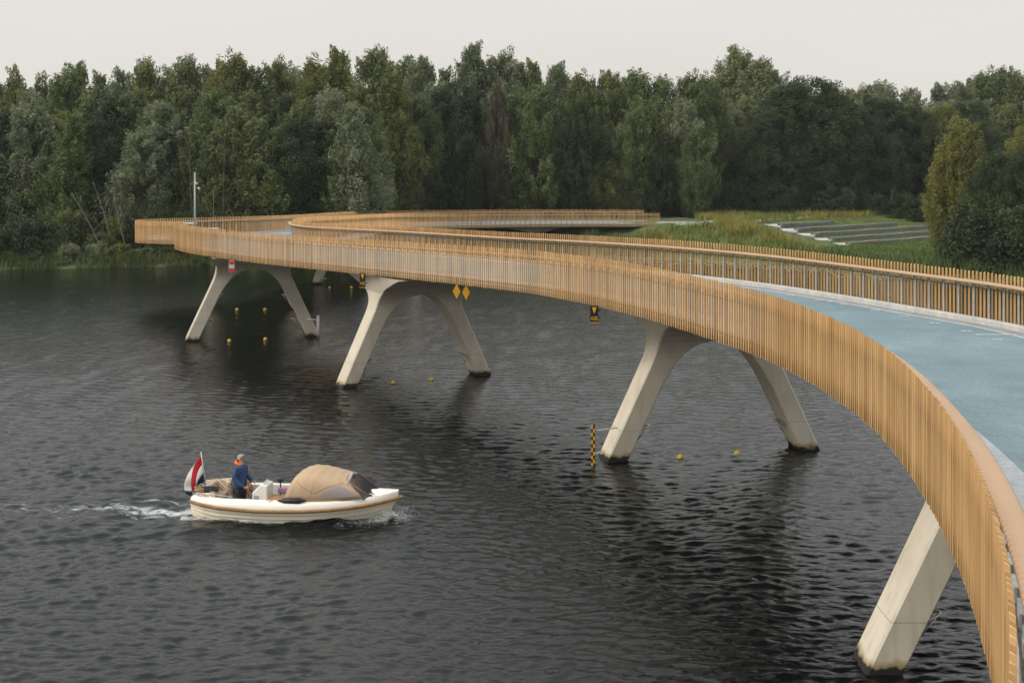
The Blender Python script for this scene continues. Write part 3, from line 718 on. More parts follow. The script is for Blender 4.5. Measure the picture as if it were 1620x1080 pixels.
# bench box, table, cabinet
mb = MB(); mb.box((2.58, -.15, .2), (.42, .7, .62)); mb.build('cabinet', M['deckw'], BOAT, bevel=.03)
mb = MB(); mb.box((2.62, -.20, .53), (.5, .5, .035)); mb.build('table', M['teak'], BOAT, bevel=.01)
mb = MB(); mb.tube([(2.52, .25, .4), (2.52, .25, .86)], .02, 6); mb.box((2.52, .25, .90), (.14, .12, .09)); mb.build('throttle_box', M['rubber'], BOAT)
M['stripe'] = bpy.data.materials.new('striped_cushion'); M['stripe'].use_nodes = True
n = M['stripe'].node_tree; b = n.nodes['Principled BSDF']; b.inputs['Roughness'].default_value = .9
t = n.nodes.new('ShaderNodeTexCoord'); wv = n.nodes.new('ShaderNodeTexWave'); wv.wave_type = 'BANDS'; wv.bands_direction = 'DIAGONAL'; wv.inputs['Scale'].default_value = 2.2
n.links.new(t.outputs['Object'], wv.inputs[0]); rr = n.nodes.new('ShaderNodeValToRGB'); rr.color_ramp.interpolation = 'CONSTANT'
rr.color_ramp.elements[0].color = (.42, .30, .20, 1); rr.color_ramp.elements[1].position = .55; rr.color_ramp.elements[1].color = (.72, .68, .62, 1)
for p_, c_ in ((.68, (.42, .30, .20, 1)), (.78, (.72, .68, .62, 1)), (.9, (.35, .27, .2, 1))): q = rr.color_ramp.elements.new(p_); q.color = c_
n.links.new(wv.outputs[0], rr.inputs[0]); n.links.new(rr.outputs[0], b.inputs[0])
for nm, cc, dd, mm, rz in (('seat_cushion', (.72, 0, .42), (.5, 1.3, .14), 'canvas', 0), ('seat_back', (.75, .60, .62), (1.2, .12, .36), 'stripe', R(-6)), ('seat_back', (.66, -.60, .56), (.5, .12, .26), 'stripe', R(6)),
                          ('seat_back', (.95, .40, .56), (.14, .5, .50), 'stripe', R(25)), ('seat_bolster', (.48, .1, .66), (.16, 1.1, .16), 'canvas', R(5)), ('seat_back', (1.2, .62, .60), (.55, .13, .42), 'canvas', 0)):
    mb = MB(); mb.box((0, 0, 0), dd); o = mb.build(nm, M[mm], BOAT, bevel=.045); o.location = cc; o.rotation_euler = (R(-8) if dd[1] < .2 else 0, R(-8), rz)
# stern ladder and cleats
for k_, yy in enumerate((-.30, -.05)):
    mb = MB(); pts = [(.16, yy, -.15), (.16, yy, .60)]+[(.24-.13*math.cos(a)+.05, yy, .62+.17*math.sin(a)) for a in np.linspace(0, math.pi, 9)]+[(.38, yy, .45)]
    mb.tube(pts, .016, 6)
    if k_ == 0:
        for z in (0, .22): mb.tube([(.16, -.30, z), (.16, -.05, z)], .016, 6)
    mb.build('boarding_ladder', M['steel'], BOAT)
for (x, y) in ((.50, -.84), (3.0-.4, -1.0), (5.35, -.42), (5.75, 0)):
    mb = MB(); z = sheer((x-HX0)/LEN)+.215; mb.tube([(x-.09, y, z+.04), (x+.09, y, z+.04)], .014, 6); mb.tube([(x, y, z-.02), (x, y, z+.04)], .014, 6); mb.build('cleat', M['steel'], BOAT)
mb = MB(); mb.tube([(.36, -.74, .74), (.8, -.82, .74), (1.5, -.88, .69)], .014, 6); mb.build('side_handrail', M['steel'], BOAT)
mb = MB(); mb.ball((4.83, -.60, .84), (.025, .006, .03), 8); mb.build('emblem', mat('blue_emblem', (.01, .10, .35), .4), BOAT); bpy.context.view_layer.objects.active = None
# loose things aboard
def BW(x, y, z): return Matrix.Translation(BOAT.location) @ Matrix.Rotation(BANG, 4, 'Z') @ Vector((x, y, z))
r = empty('cushion', BW(2.72, .10, .64), BANG); tag(r, 'blue cushion with pink flowers lying beside the table, in front of the canopy', 'cushion')
mfl = mat('flowered_fabric', (.03, .16, .33), .85, (.50, .16, .22), 13, detail=1)
mb = MB(); mb.box((0, 0, 0), (.46, .13, .17)); o = mb.build('cover', mfl, r, bevel=.05)
mb = MB(); mb.tube([(-.21, -.05, .07), (.21, -.05, .07)], .008, 5); mb.build('piping', M['red'], r)
r = empty('jacket', BW(.52, -.30, .70), BANG+R(20)); tag(r, 'crumpled dark jacket lying on the stern seat beside the flagstaff', 'jacket')
mb = MB(); rj = random.Random(4)
mb.grid([[((i-4)*.085, (j-3)*.07, .07*math.cos((i-4)*.3)+.05*math.sin(i*1.3+j*2.1)-(.02*abs(j-3))) for j in range(7)] for i in range(9)], 0, True); o = mb.build('cloth', mat('dark_cloth', (.012, .012, .016), .9), r); o.modifiers.new('t', 'SOLIDIFY').thickness = .03
o.modifiers.new('s', 'SUBSURF').levels = 1
r = empty('towel_roll', BW(.38, -.45, .72), BANG); tag(r, 'small brown bundle between the ladder loops and the dark jacket', 'bundle')
mb = MB(); mb.ball((0, 0, 0), (.17, .13, .09), 12); mb.ball((-.09, .02, .07), (.08, .07, .05), 10); mb.build('bundle_cloth', M['brownwood'], r)

# flag
fb = BW(.40, 0, .70); r = empty('flag', fb, BANG); tag(r, 'red, white and blue striped national flag on a white staff at the stern', 'flag')
ft = aty(318, 716, 35.1)-fb; ft = Matrix.Rotation(-BANG, 3, 'Z') @ ft
mb = MB(); mb.tube([(0, 0, 0), ft], [.018, .014], 8); mb.ball(ft, .025, 8); mb.build('staff', M['deckw'], r)
Mf = []
for nm, c_ in (('flag_red', (.50, .012, .03)), ('flag_white', (.74, .72, .70)), ('flag_blue', (.008, .010, .045))): Mf.append(mat(nm, c_, .85, trans=.25))
mi_ = BOAT.location
def fp(x, y, w_):
    p = aty(x, y, 35.1+w_)-fb; return Matrix.Rotation(-BANG, 3, 'Z') @ p
def bez(P, t):
    P = [Vector(p) for p in P]
    while len(P) > 1: P = [P[i].lerp(P[i+1], t) for i in range(len(P)-1)]
    return P[0]
CV = [[(318, 722), (306, 731), (300, 752), (304, 777)], [(319.5, 735), (311, 745), (309, 762), (308.5, 776)], [(321.5, 749), (314, 755), (312, 765), (309, 773)], [(324, 762), (317, 763), (313, 767), (309.5, 772)]]
C2 = [[(311, 730), (303, 750), (302, 762), (304, 777)], [(310, 731), (294, 750), (289, 768), (292.5, 776)]]
mb = MB()
for bnd in range(3):
    rows = []
    for u in np.linspace(0, 1, 20):
        a = bez(CV[bnd], u); b = bez(CV[bnd+1], u); rows.append([fp(a.x*(1-g)+b.x*g, a.y*(1-g)+b.y*g, .07*math.sin(5*u+1.5*(bnd+g))*u) for g in np.linspace(0, 1, 5)])
    mb.grid(rows, bnd, True)
rows = []
for u in np.linspace(0, 1, 20):
    a = bez(C2[0], u); b = bez(C2[1], u); rows.append([fp(a.x*(1-g)+b.x*g, a.y*(1-g)+b.y*g, .05+.13*g*u+.04*math.sin(9*u)) for g in np.linspace(0, 1, 5)])
mb.grid(rows, 1, True)
mb.grid([[fp(304*(1-g)+292.5*g, 777-g, .05+.13*g) for g in np.linspace(0, 1, 5)], [fp(303*(1-g)+294*g, 784-3*g, .07+.12*g) for g in np.linspace(0, 1, 5)]], 2, True)
o = mb.build('flag_cloth', Mf, r); o.modifiers.new('t', 'SOLIDIFY').thickness = .004

# ------------------------------------------------ the helmsman
SK = mat('skin', (.50, .27, .19), .55)
PE = empty('person', BW(1.42, 0, -.10), BANG+R(-14))
tag(PE, 'grey-haired person in a blue jacket with orange hood, standing at the boat wheel', 'person')
def skinned(name, nodes, edges, m, parent, lv=2):
    me = bpy.data.meshes.new(name); me.from_pydata([n_[0] for n_ in nodes], edges, []); me.materials.append(m)
    o = link(name, me, parent); md = o.modifiers.new('skin', 'SKIN')
    if not me.skin_vertices: pass
    for i, n_ in enumerate(nodes):
        sv = me.skin_vertices[0].data[i]; rd = n_[1]; sv.radius = rd if hasattr(rd, '__len__') else (rd, rd)
        if i == 0: sv.use_root = True
    md.use_smooth_shade = True
    if lv: s_ = o.modifiers.new('sub', 'SUBSURF'); s_.levels = lv; s_.render_levels = lv
    return o
# x forward, y left, z up; hands on the wheel in front at z .85
wl_ = (.31, .17, .98); wr_ = (.27, -.19, .88)
body = [((0, 0, .93), (.155, .13)), ((0, 0, 1.10), (.15, .12)), ((.0, 0, 1.30), (.18, .13)), ((0, 0, 1.40), (.11, .08)), ((.015, 0, 1.50), (.06, .06)), ((.03, 0, 1.57), (.065, .06)), ((.035, 0, 1.66), (.078, .095)), ((.03, 0, 1.73), (.055, .07)),
        ((0, .15, 1.36), .05), ((.02, .25, 1.16), .04), ((.20, .23, 1.03), .034), (wl_, .03),
        ((0, -.15, 1.36), .05), ((.0, -.27, 1.15), .04), ((.15, -.25, .98), .034), (wr_, .03),
        ((.0, .095, .88), .095), ((.03, .10, .50), .068), ((0, .11, .10), .048), ((.13, .12, .035), .04),
        ((.0, -.095, .88), .095), ((.02, -.10, .50), .068), ((-.02, -.11, .10), .048), ((.11, -.12, .035), .04)]
be = [(0, 1), (1, 2), (2, 3), (3, 4), (4, 5), (5, 6), (6, 7), (3, 8), (8, 9), (9, 10), (10, 11), (3, 12), (12, 13), (13, 14), (14, 15), (0, 16), (16, 17), (17, 18), (18, 19), (0, 20), (20, 21), (21, 22), (22, 23)]
bo = skinned('body', body, be, SK, PE)
mb = MB(); mb.ball((.135, 0, 1.645), (.022, .014, .028), 8); mb.build('nose', SK, PE)
for s in (-1, 1): mb = MB(); mb.ball((.035, s*.098, 1.65), (.022, .012, .034), 8); mb.build('ear', SK, PE)
for s in (-1, 1): mb = MB(); mb.ball((.118, s*.035, 1.668), (.012, .014, .009), 8); mb.build('eye', M['rubber'], PE)
mb = MB(); mb.box((.128, 0, 1.602), (.008, .05, .008)); mb.build('mouth', M['brownwood'], PE)
mb = MB()
for s in (-1, 1):
    pts = [Vector((.137, s*.036+.026*math.cos(a), 1.668+.02*math.sin(a))) for a in np.linspace(0, 2*math.pi, 11)]; mb.tube(pts, .003, 4, cap=False)
    mb.tube([(.135, s*.06, 1.67), (.03, s*.10, 1.665)], .003, 4)
mb.build('glasses', M['darksteel'], PE)
def hand(w_, s, nm):
    w_ = Vector(w_); mb = MB(); d = Vector((.09, -s*.02, .0))
    mb.tube([w_-d*.3, w_+d*.25, w_+d*.7], [.026, .036, .032], 8)
    for k_ in range(4):
        o_ = Vector((0, 0, .028-.019*k_)); L_ = (.8, .95, .9, .7)[k_]
        a = w_+d*.7+o_; mb.tube([a, a+Vector((.035, -s*.005, 0))*L_, a+Vector((.052, -s*.03, -.004))*L_, a+Vector((.03, -s*.05, -.006))*L_], [.0105, .010, .009, .007], 6)
    a = w_+d*.2+Vector((0, -s*.02, .022)); mb.tube([a, a+Vector((.03, -s*.025, .018)), a+Vector((.06, -s*.035, .012))], [.012, .011, .008], 6)
    mb.build('hand', SK, PE)
hand(wl_, 1, 'l'); hand(wr_, -1, 'r')
hm = mat('grey_hair', (.36, .34, .31), .9, (.25, .24, .22), 40)
mb = MB(); rows = []
for i in range(9):
    th_ = math.pi*.60*i/8; rows.append([(.022+.112*math.sin(th_)*math.cos(p_)*(.86 if math.cos(p_) > 0 else 1.08), .094*math.sin(th_)*math.sin(p_), 1.665+.105*math.cos(th_)+(.062*max(0, math.cos(p_))*math.sin(th_)**2) ) for p_ in np.linspace(0, 2*math.pi, 20, endpoint=False)])
mb.grid(rows, 0, True, True); mb.build('hair', hm, PE)
# quilted jacket: torso lathe with horizontal quilting + sleeves
Mj = mat('blue_quilted_fabric', (.009, .050, .14), .55, (.007, .036, .11), 8, .3, 40)
mb = MB(); rows = []
for i in range(61):
    z = .86+.63*i/60; f = (z-.86)/.63
    ax = float(np.interp(f, [0, .15, .4, .7, .88, .96, 1], [.165, .17, .16, .17, .15, .115, .085])); ay = float(np.interp(f, [0, .15, .4, .72, .86, .95, 1], [.21, .215, .205, .245, .235, .15, .09]))
    q = 1+.05*abs(math.sin(math.pi*f*11)); rows.append([(.0+ax*q*math.cos(a), ay*q*math.sin(a), z) for a in np.linspace(0, 2*math.pi, 28, endpoint=False)])
mb.grid(rows, 0, True, True)
for (sh, el, wr) in (((0, .175, 1.415), (.015, .265, 1.15), (.19, .235, 1.03)), ((0, -.175, 1.415), (-.005, -.28, 1.14), (.14, -.26, .98))):
    w2 = wl_ if sh[1] > 0 else wr_
    path = crom([sh, ((sh[0]+el[0])/2+.0, (sh[1]+el[1])/2*1.06, (sh[2]+el[2])/2), el, wr, tuple(Vector(wr).lerp(Vector(w2), .75))], 9); n_ = len(path)
    mb.tube([tuple(p_) for p_ in path], [(.094-.04*k_/n_)*(1+.07*abs(math.sin(k_*.9))) for k_ in range(n_)], 12)
mb.build('jacket', Mj, PE)
mb = MB(); mb.tube([(.172, 0, .88), (.176, 0, 1.1), (.165, 0, 1.33), (.10, 0, 1.47)], .008, 5); mb.build('zip', M['darksteel'], PE)
Mo = mat('orange_fabric', (.85, .16, .02), .8, (.75, .12, .015), 12)
mb = MB(); rows = []
for i in range(9):
    a = i/8
    rows.append([(-.012+(.088+.045*math.sin(math.pi*a))*math.cos(p_)*(1.3 if math.cos(p_) < 0 else 1.0), (.088+.042*math.sin(math.pi*a))*math.sin(p_), 1.455+.10*a-.07*max(0, math.cos(p_))+.045*a*max(0, -math.cos(p_))) for p_ in np.linspace(0, 2*math.pi, 24, endpoint=False)])
mb.grid(rows, 0, True, True); o = mb.build('hood', Mo, PE); o.modifiers.new('t', 'SOLIDIFY').thickness = .025
mt = mat('dark_trousers', (.012, .016, .028), .85)
mb = MB()
for s in (-1, 1): mb.tube([(0, s*.085, .93), (.01, s*.10, .70), (.03, s*.10, .50), (0, s*.11, .12), (0, s*.11, .05)], [.118, .105, .082, .07, .07], 14)
mb.build('trousers', mt, PE)
mb = MB()
for s in (-1, 1): mb.tube([(-.06, s*.115, .035), (.06, s*.118, .035), (.19, s*.12, .03)], [.05, .052, .035], 10)
mb.build('shoes', M['rubber'], PE)

# ------------------------------------------------ foam of the wake and bow
def foam_mat():
    m = bpy.data.materials.new('foam'); m.use_nodes = True; n = m.node_tree; b = n.nodes['Principled BSDF']
    b.inputs['Base Color'].default_value = (.54, .58, .56, 1); b.inputs['Roughness'].default_value = .8
    t = n.nodes.new('ShaderNodeTexCoord'); mp = n.nodes.new('ShaderNodeMapping'); mp.inputs['Scale'].default_value = (1.0, 2.3, 1); n.links.new(t.outputs['Object'], mp.inputs[0])
    z = n.nodes.new('ShaderNodeTexNoise'); z.inputs['Scale'].default_value = 2.4; z.inputs['Detail'].default_value = 9; z.inputs['Roughness'].default_value = .72; z.inputs['Distortion'].default_value = 1.0; n.links.new(mp.outputs[0], z.inputs[0])
    at = n.nodes.new('ShaderNodeAttribute'); at.attribute_name = 'cover'
    ad = n.nodes.new('ShaderNodeMath'); ad.operation = 'ADD'; n.links.new(z.outputs['Fac'], ad.inputs[0]); n.links.new(at.outputs['Fac'], ad.inputs[1])
    mr = n.nodes.new('ShaderNodeMapRange'); mr.inputs[1].default_value = .96; mr.inputs[2].default_value = 1.26; n.links.new(ad.outputs[0], mr.inputs[0])
    tr = n.nodes.new('ShaderNodeBsdfTransparent'); x = n.nodes.new('ShaderNodeMixShader'); n.links.new(mr.outputs[0], x.inputs[0]); n.links.new(tr.outputs[0], x.inputs[1]); n.links.new(b.outputs[0], x.inputs[2])
    n.links.new(x.outputs[0], n.nodes['Material Output'].inputs[0]); return m
us = np.linspace(-13, 7.2, 620); vv_ = np.linspace(-3.2, 3.2, 230)
U, Vv = np.meshgrid(us, vv_, indexing='ij')
tt = np.clip((U-HX0)/LEN, 0, 1); hbw = np.interp(tt, [0, .1, .3, .6, .75, .85, .92, .97, 1], [.70, .84, .90, .80, .58, .36, .2, .08, .02])
dh = np.abs(Vv)-hbw
cov = np.where((U > 0) & (U < 6.0), .62*np.exp(-((dh-.02-.03*(6-U))/(.10+.035*(6-U)))**2)*np.interp(U, [0, 1.5, 4, 5.2, 6], [1.0, .95, 1.0, 1.2, 1.3]), 0)
cov = np.maximum(cov, np.where(U >= 4.6, .85*np.exp(-((np.abs(Vv)-.12)/.40)**2)*np.exp(-((U-5.6)/.55)**2), 0))
wk = np.clip(-U, 0, None)
for (v0, dv, wd, am, ln) in ((-.15, .0, .66, .70, 4.6), (-.75, .13, .26, .56, 5.6), (.55, -.13, .24, .54, 7), (-.35, .02, .45, .54, 16)):
    cen = v0-dv*wk*.5+.12*np.sin(U*1.3+v0*5); cov = np.maximum(cov, np.where(U < .35, am*np.exp(-((Vv-cen)/(wd+.03*wk))**2)*np.exp(-wk/ln)**.55, 0))
cov *= np.clip((U+13)/3, 0, 1)
ca, sa = math.cos(BANG), math.sin(BANG)
FX = BA.x+U*ca-Vv*sa; FY = BA.y+U*sa+Vv*ca
FZ = wave(FX, FY)+.012+np.clip(cov-.3, 0, 1)*.10*(1+.8*np.sin(9*FX+4*np.sin(7*FY)))
FZ += np.where(U > 3.5, .20*np.exp(-((dh-.05)/.14)**2)*np.exp(-((U-5.4)/.6)**2), 0)
ids = np.arange(U.size).reshape(U.shape); Fq = np.stack([ids[:-1, :-1], ids[1:, :-1], ids[1:, 1:], ids[:-1, 1:]], -1).reshape(-1, 4)
keep = (cov.ravel()[Fq].max(1) > .18) & ~((U.ravel()[Fq].min(1) > .1) & (dh.ravel()[Fq].max(1) < -.12))
me = npmesh('foam', np.stack([FX, FY, FZ], -1).reshape(-1, 3), Fq[keep], foam_mat(), smooth=True)
at = me.attributes.new('cover', 'FLOAT', 'POINT')
if len(at.data) == U.size: at.data.foreach_set('value', cov.astype(np.float32).ravel())
tag(link('foam', me), kind='stuff')
mb = MB(); rj = random.Random(11)
for _ in range(1100):
    side = -1 if rj.random() < .8 else 1
    u = 5.75-abs(rj.gauss(0, .55)); l = abs(rj.gauss(0, .22)); z = max(.02, abs(rj.gauss(0, .13))*math.exp(-l*1.2)+.02)
    hbv = float(np.interp((u-HX0)/LEN, [0, .6, .75, .85, .92, .97, 1], [.8, .8, .58, .36, .2, .08, .02]))
    p = BW(u+.25*l, side*(hbv+.03+l), z); s_ = rj.uniform(.0025, .008); mb.ball(p, (s_*1.5, s_, s_), 4)
for _ in range(500):
    p = BW(6.0+abs(rj.gauss(0, .22)), rj.gauss(-.1, .22), abs(rj.gauss(.04, .16))); s_ = rj.uniform(.003, .009); mb.ball(p, s_, 4)
tag(mb.build('spray', mat('spray_white', (.72, .75, .74), .6)), kind='stuff')

# ------------------------------------------------ trees
def leafm(name, c1, c2, tr=.33, rough=.6, isl=.26):
    return mat(name, c1, rough, c2, .45, island=isl, objrand=.22, detail=3, trans=tr, spec=.35)
LM = {'willow': leafm('willow_leaves', (.076, .112, .032), (.175, .205, .075)),
      'dark': leafm('dark_leaves', (.030, .052, .018), (.060, .088, .028)),
      'silver': leafm('silvery_leaves', (.11, .145, .068), (.26, .285, .165)),
      'pale': leafm('pale_leaves', (.17, .205, .085), (.24, .26, .12)),
      'olive': leafm('olive_leaves', (.095, .125, .028), (.20, .21, .055)),
      'gold': leafm('golden_leaves', (.14, .165, .034), (.24, .235, .05)),
      'rust': leafm('rusty_leaves', (.088, .078, .045), (.14, .115, .07))}
BK = mat('bark', (.085, .07, .052), .9, (.05, .042, .032), 3, .5, 12, stretch=(1, 1, .3))
BKD = mat('dead_bark', (.11, .085, .06), .9, (.07, .055, .04), 3, .4, 12)
BKW = mat('pale_bark', (.17, .155, .12), .9, (.10, .09, .07), 3, .4, 12)
def crown_arrays(seed, h, rad, z0, shape, nclump, nleaf, lw, ll, cs, droop):
    g = np.random.default_rng(seed)
    # lobes make the outline uneven
    nl = 9; la = g.uniform(0, 6.28, nl); lz = g.uniform(z0, h*.95, nl); ls = g.uniform(.12, .36, nl)*g.choice([1, 1, -1], nl)
    z = z0+(h-z0)*g.beta(*{'cone': (1.0, 1.25), 'round': (1.25, 1.1), 'egg': (1.1, 1.2), 'bush': (1, 1.3)}[shape], nclump)
    f = (z-z0)/(h-z0)
    prof = {'cone': np.interp(f, [0, .12, .35, .6, .8, .93, 1], [.62, .92, 1, .80, .50, .25, .06]), 'round': np.sqrt(np.clip(1-((f-.45)/.56)**2, .02, 1)),
            'egg': np.interp(f, [0, .1, .3, .55, .75, .9, 1], [.55, .85, 1, .93, .72, .42, .12]), 'bush': np.sqrt(np.clip(1-(f*.97)**2.2, 0, 1))}[shape]
    a = g.uniform(0, 6.28, nclump)
    lob = 1+sum(ls[i]*np.exp(-((np.angle(np.exp(1j*(a-la[i]))))/.6)**2-((z-lz[i])/(h*.12))**2) for i in range(nl))
    rr = rad*prof*lob*np.sqrt(g.uniform(.22, 1, nclump))
    cx = rr*np.cos(a); cy = rr*np.sin(a)
    lean = g.normal(0, .03, 2); cx += lean[0]*z; cy += lean[1]*z
    size = cs*g.uniform(.65, 1.4, nclump)*(1-.35*f)
    dirv = np.stack([np.cos(a)*.42, np.sin(a)*.42, np.full(nclump, 1.0 if droop < 1 else .1)], 1)+g.normal(0, .22, (nclump, 3)); dirv /= np.linalg.norm(dirv, axis=1)[:, None]
    el = 2.15 if shape in ('cone', 'egg') else 1.15
    n = nclump*nleaf; ci = np.repeat(np.arange(nclump), nleaf)
    q = g.normal(0, 1, (n, 3)); q /= np.linalg.norm(q, axis=1)[:, None]; q *= (g.uniform(.25, 1.1, n)**.5)[:, None]
    al = (q*dirv[ci]).sum(1)[:, None]; qq = q+dirv[ci]*al*(el-1)
    # taper each spray towards its tip
    qq = (qq-dirv[ci]*al*el)*(1-.45*np.clip(al, 0, 1))+dirv[ci]*al*el
    P = np.stack([cx, cy, z], 1)[ci]+qq*size[ci][:, None]
    nrm = q*.8+g.normal(0, .55, (n, 3))+np.array([0, 0, .25]); nrm /= np.linalg.norm(nrm, axis=1)[:, None]
    t = dirv[ci]*.8+g.normal(0, .6, (n, 3))+np.array([.15, 0, -.3*droop]); t -= nrm*(t*nrm).sum(1)[:, None]; t /= np.linalg.norm(t, axis=1)[:, None]
    b = np.cross(nrm, t); sc_ = g.uniform(.7, 1.35, n)[:, None]
    v = np.stack([P-t*ll*.5*sc_, P+b*lw*.5*sc_, P+t*ll*.5*sc_, P-b*lw*.5*sc_], 1).reshape(-1, 3)
    return v, np.arange(4*n).reshape(n, 4)
def trunk_mb(seed, h, rad, z0, crad, mbk, nlimb=9, top=.86):
    g = random.Random(seed); mb = MB()
    def limb(p, d, L, r, k=6, up=.12):
        pts = [Vector(p)]; rs = [r]; d = Vector(d).normalized()
        for i in range(k):
            d = (d+Vector((g.gauss(0, .12), g.gauss(0, .12), up))).normalized(); pts.append(pts[-1]+d*L/k); rs.append(r*(1-.85*(i+1)/k))
        mb.tube(pts, rs, 6); return pts
    tp = [Vector((0, 0, -.5))]
    for i in range(1, 9): tp.append(Vector((g.gauss(0, .09)*i*.4, g.gauss(0, .09)*i*.4, h*top*i/8)))
    mb.tube(tp, [rad*(1-.82*i/8) for i in range(9)], 8)
    for i in range(nlimb):
        f = .2+.7*i/nlimb; q = tp[0].lerp(tp[-1], f); j = f*8; k = min(int(j), 7); q = tp[k].lerp(tp[k+1], j-k)
        a = g.uniform(0, 6.28); limb(q, (math.cos(a), math.sin(a), .7), crad*g.uniform(.7, 1.0)*(1.1-.5*f), rad*.42*(1-.6*f))
    return mb
PROTO = {}
def proto(kind, seed, h, rad, z0, shape, ncl, nlf, lw, ll, cs, droop, trad=.22):
    v, f = crown_arrays(seed, h, rad, z0, shape, ncl, nlf, lw, ll, cs, droop)
    cm = npmesh('crown_%s' % kind, v, f, LM['willow'])
    t = trunk_mb(seed, h, trad, z0, rad, BK); tm = bpy.data.meshes.new('trunk'); tm.from_pydata(t.v, [], t.f); tm.materials.append(BK); tm.polygons.foreach_set('use_smooth', t.sm)
    PROTO.setdefault(kind, []).append((cm, tm, h))
for s in range(4): proto('willow', 100+s, 18, 4.1, 2.0, 'egg', 190, 180, .12, .40, .98, .3)
for s in range(3): proto('poplar', 200+s, 18, 3.2, 1.5, 'cone', 170, 180, .12, .40, .9, .2)
for s in range(3): proto('oak', 300+s, 15, 6.0, 1.2, 'round', 250, 260, .13, .20, 1.2, 1)
for s in range(3): proto('bush', 400+s, 5, 3.0, .0, 'bush', 130, 120, .11, .26, .75, .6, .08)
rt = random.Random(5)
MATVAR = {}
def treemesh(kind, i, lm):
    k = (kind, i, lm)
    if k not in MATVAR:
        m = PROTO[kind][i][0].copy(); m.materials.clear(); m.materials.append(LM[lm]); MATVAR[k] = m
    return MATVAR[k]
ALLT = []
def tree(kind, lm, x, Y, ytop=None, hh=None, wscale=1.0, row='', look=None, name=None):
    """x: picture column of the trunk, Y: distance; the top reaches picture row ytop"""
    X = (x-810)*Y/F; zg = float(ground(X, Y))
    if ytop is not None: hh = H-(ytop-HY)*Y/F-zg
    i = rt.randrange(len(PROTO[kind])); cm, tm, h0 = PROTO[kind][i]
    s = hh/h0; ws = s*wscale*rt.uniform(.92, 1.1)
    nm = name or {'willow': 'willow_tree', 'poplar': 'poplar_tree', 'oak': 'broadleaf_tree', 'bush': 'bush'}[kind]
    r = bpy.data.objects.new(nm, None); C.objects.link(r); r.location = (X, Y, zg-.1); r.rotation_euler = (0, 0, rt.uniform(0, 6.28)); r.scale = (ws, ws, s)
    c = bpy.data.objects.new('crown', treemesh(kind, i, lm)); C.objects.link(c); c.parent = r
    t = bpy.data.objects.new('trunk', tm); C.objects.link(t); t.parent = r
    ALLT.append([r, x, Y, row, kind, lm, look]); return r
SKY = [(-60, 150), (-20, 135), (0, 140), (30, 114), (60, 124), (88, 121), (125, 106), (160, 118), (195, 112), (238, 102), (270, 112), (303, 98), (330, 108), (360, 95), (395, 108), (425, 106), (470, 109), (510, 104), (545, 82), (585, 84), (622, 108), (640, 96), (675, 97), (705, 110), (735, 73), (762, 106), (790, 93), (818, 108), (845, 98), (872, 103), (900, 122), (928, 126), (955, 118), (985, 130), (1022, 119), (1058, 128), (1090, 126), (1125, 128)]
for i, (x, y) in enumerate(SKY):
    k = 'poplar' if x in (545, 735, 845, 872, 705) or rt.random() < .2 else 'willow'
    lm = rt.choice(['willow', 'willow', 'silver', 'olive']) if x != 735 else 'silver'
    if x == 845: lm = 'olive'
    tree(k, lm, x, 146+rt.uniform(-3, 6) if x < 640 else 160+rt.uniform(-3, 6), y, wscale=.92 if k == 'willow' else .85, row='sky')
ski = lambda x: float(np.interp(x, [p[0] for p in SKY], [p[1] for p in SKY]))
for i in range(31):
    x = -50+i*38+rt.uniform(-10, 10); lm = rt.choice(['willow', 'silver', 'willow', 'dark', 'olive']); Y = (134 if x < 560 else 154)+rt.uniform(-2, 2)
    tree(rt.choice(['willow', 'willow', 'poplar']), lm, x, Y, ski(x)+rt.uniform(34, 70), wscale=1.0, row='mid')
for i in range(20):
    x = -40+i*32+rt.uniform(-9, 9)
    if x > 600: continue
    lm = rt.choice(['dark', 'willow', 'dark', 'silver', 'willow'])
    tree(rt.choice(['willow', 'willow', 'poplar']), lm, x, 125+rt.uniform(-2.5, 2), rt.uniform(165, 255), wscale=1.15, row='front')
for (x, y, lm, ws_) in ((520, 150, 'silver', 1.0), (480, 165, 'willow', .9), (572, 178, 'willow', .9), (665, 160, 'willow', .9), (455, 262, 'silver', 1.5), (250, 250, 'olive', 1.3), (225, 222, 'willow', 1.2), (60, 150, 'silver', .9), (640, 205, 'silver', 1.2), (545, 265, 'dark', 1.5), (690, 215, 'dark', 1.2),
                        (740, 185, 'dark', 1.0), (788, 135, 'rust', .45), (850, 150, 'willow', .9), (905, 205, 'dark', 1.1), (965, 255, 'olive', 1.4), (1035, 225, 'dark', 1.1), (1095, 205, 'willow', 1.1), (1005, 175, 'willow', .9), (820, 235, 'dark', 1.3), (930, 165, 'dark', .9)):
    tree('willow', lm, x, 128 if x < 600 else 150, y, wscale=ws_, row='accent')
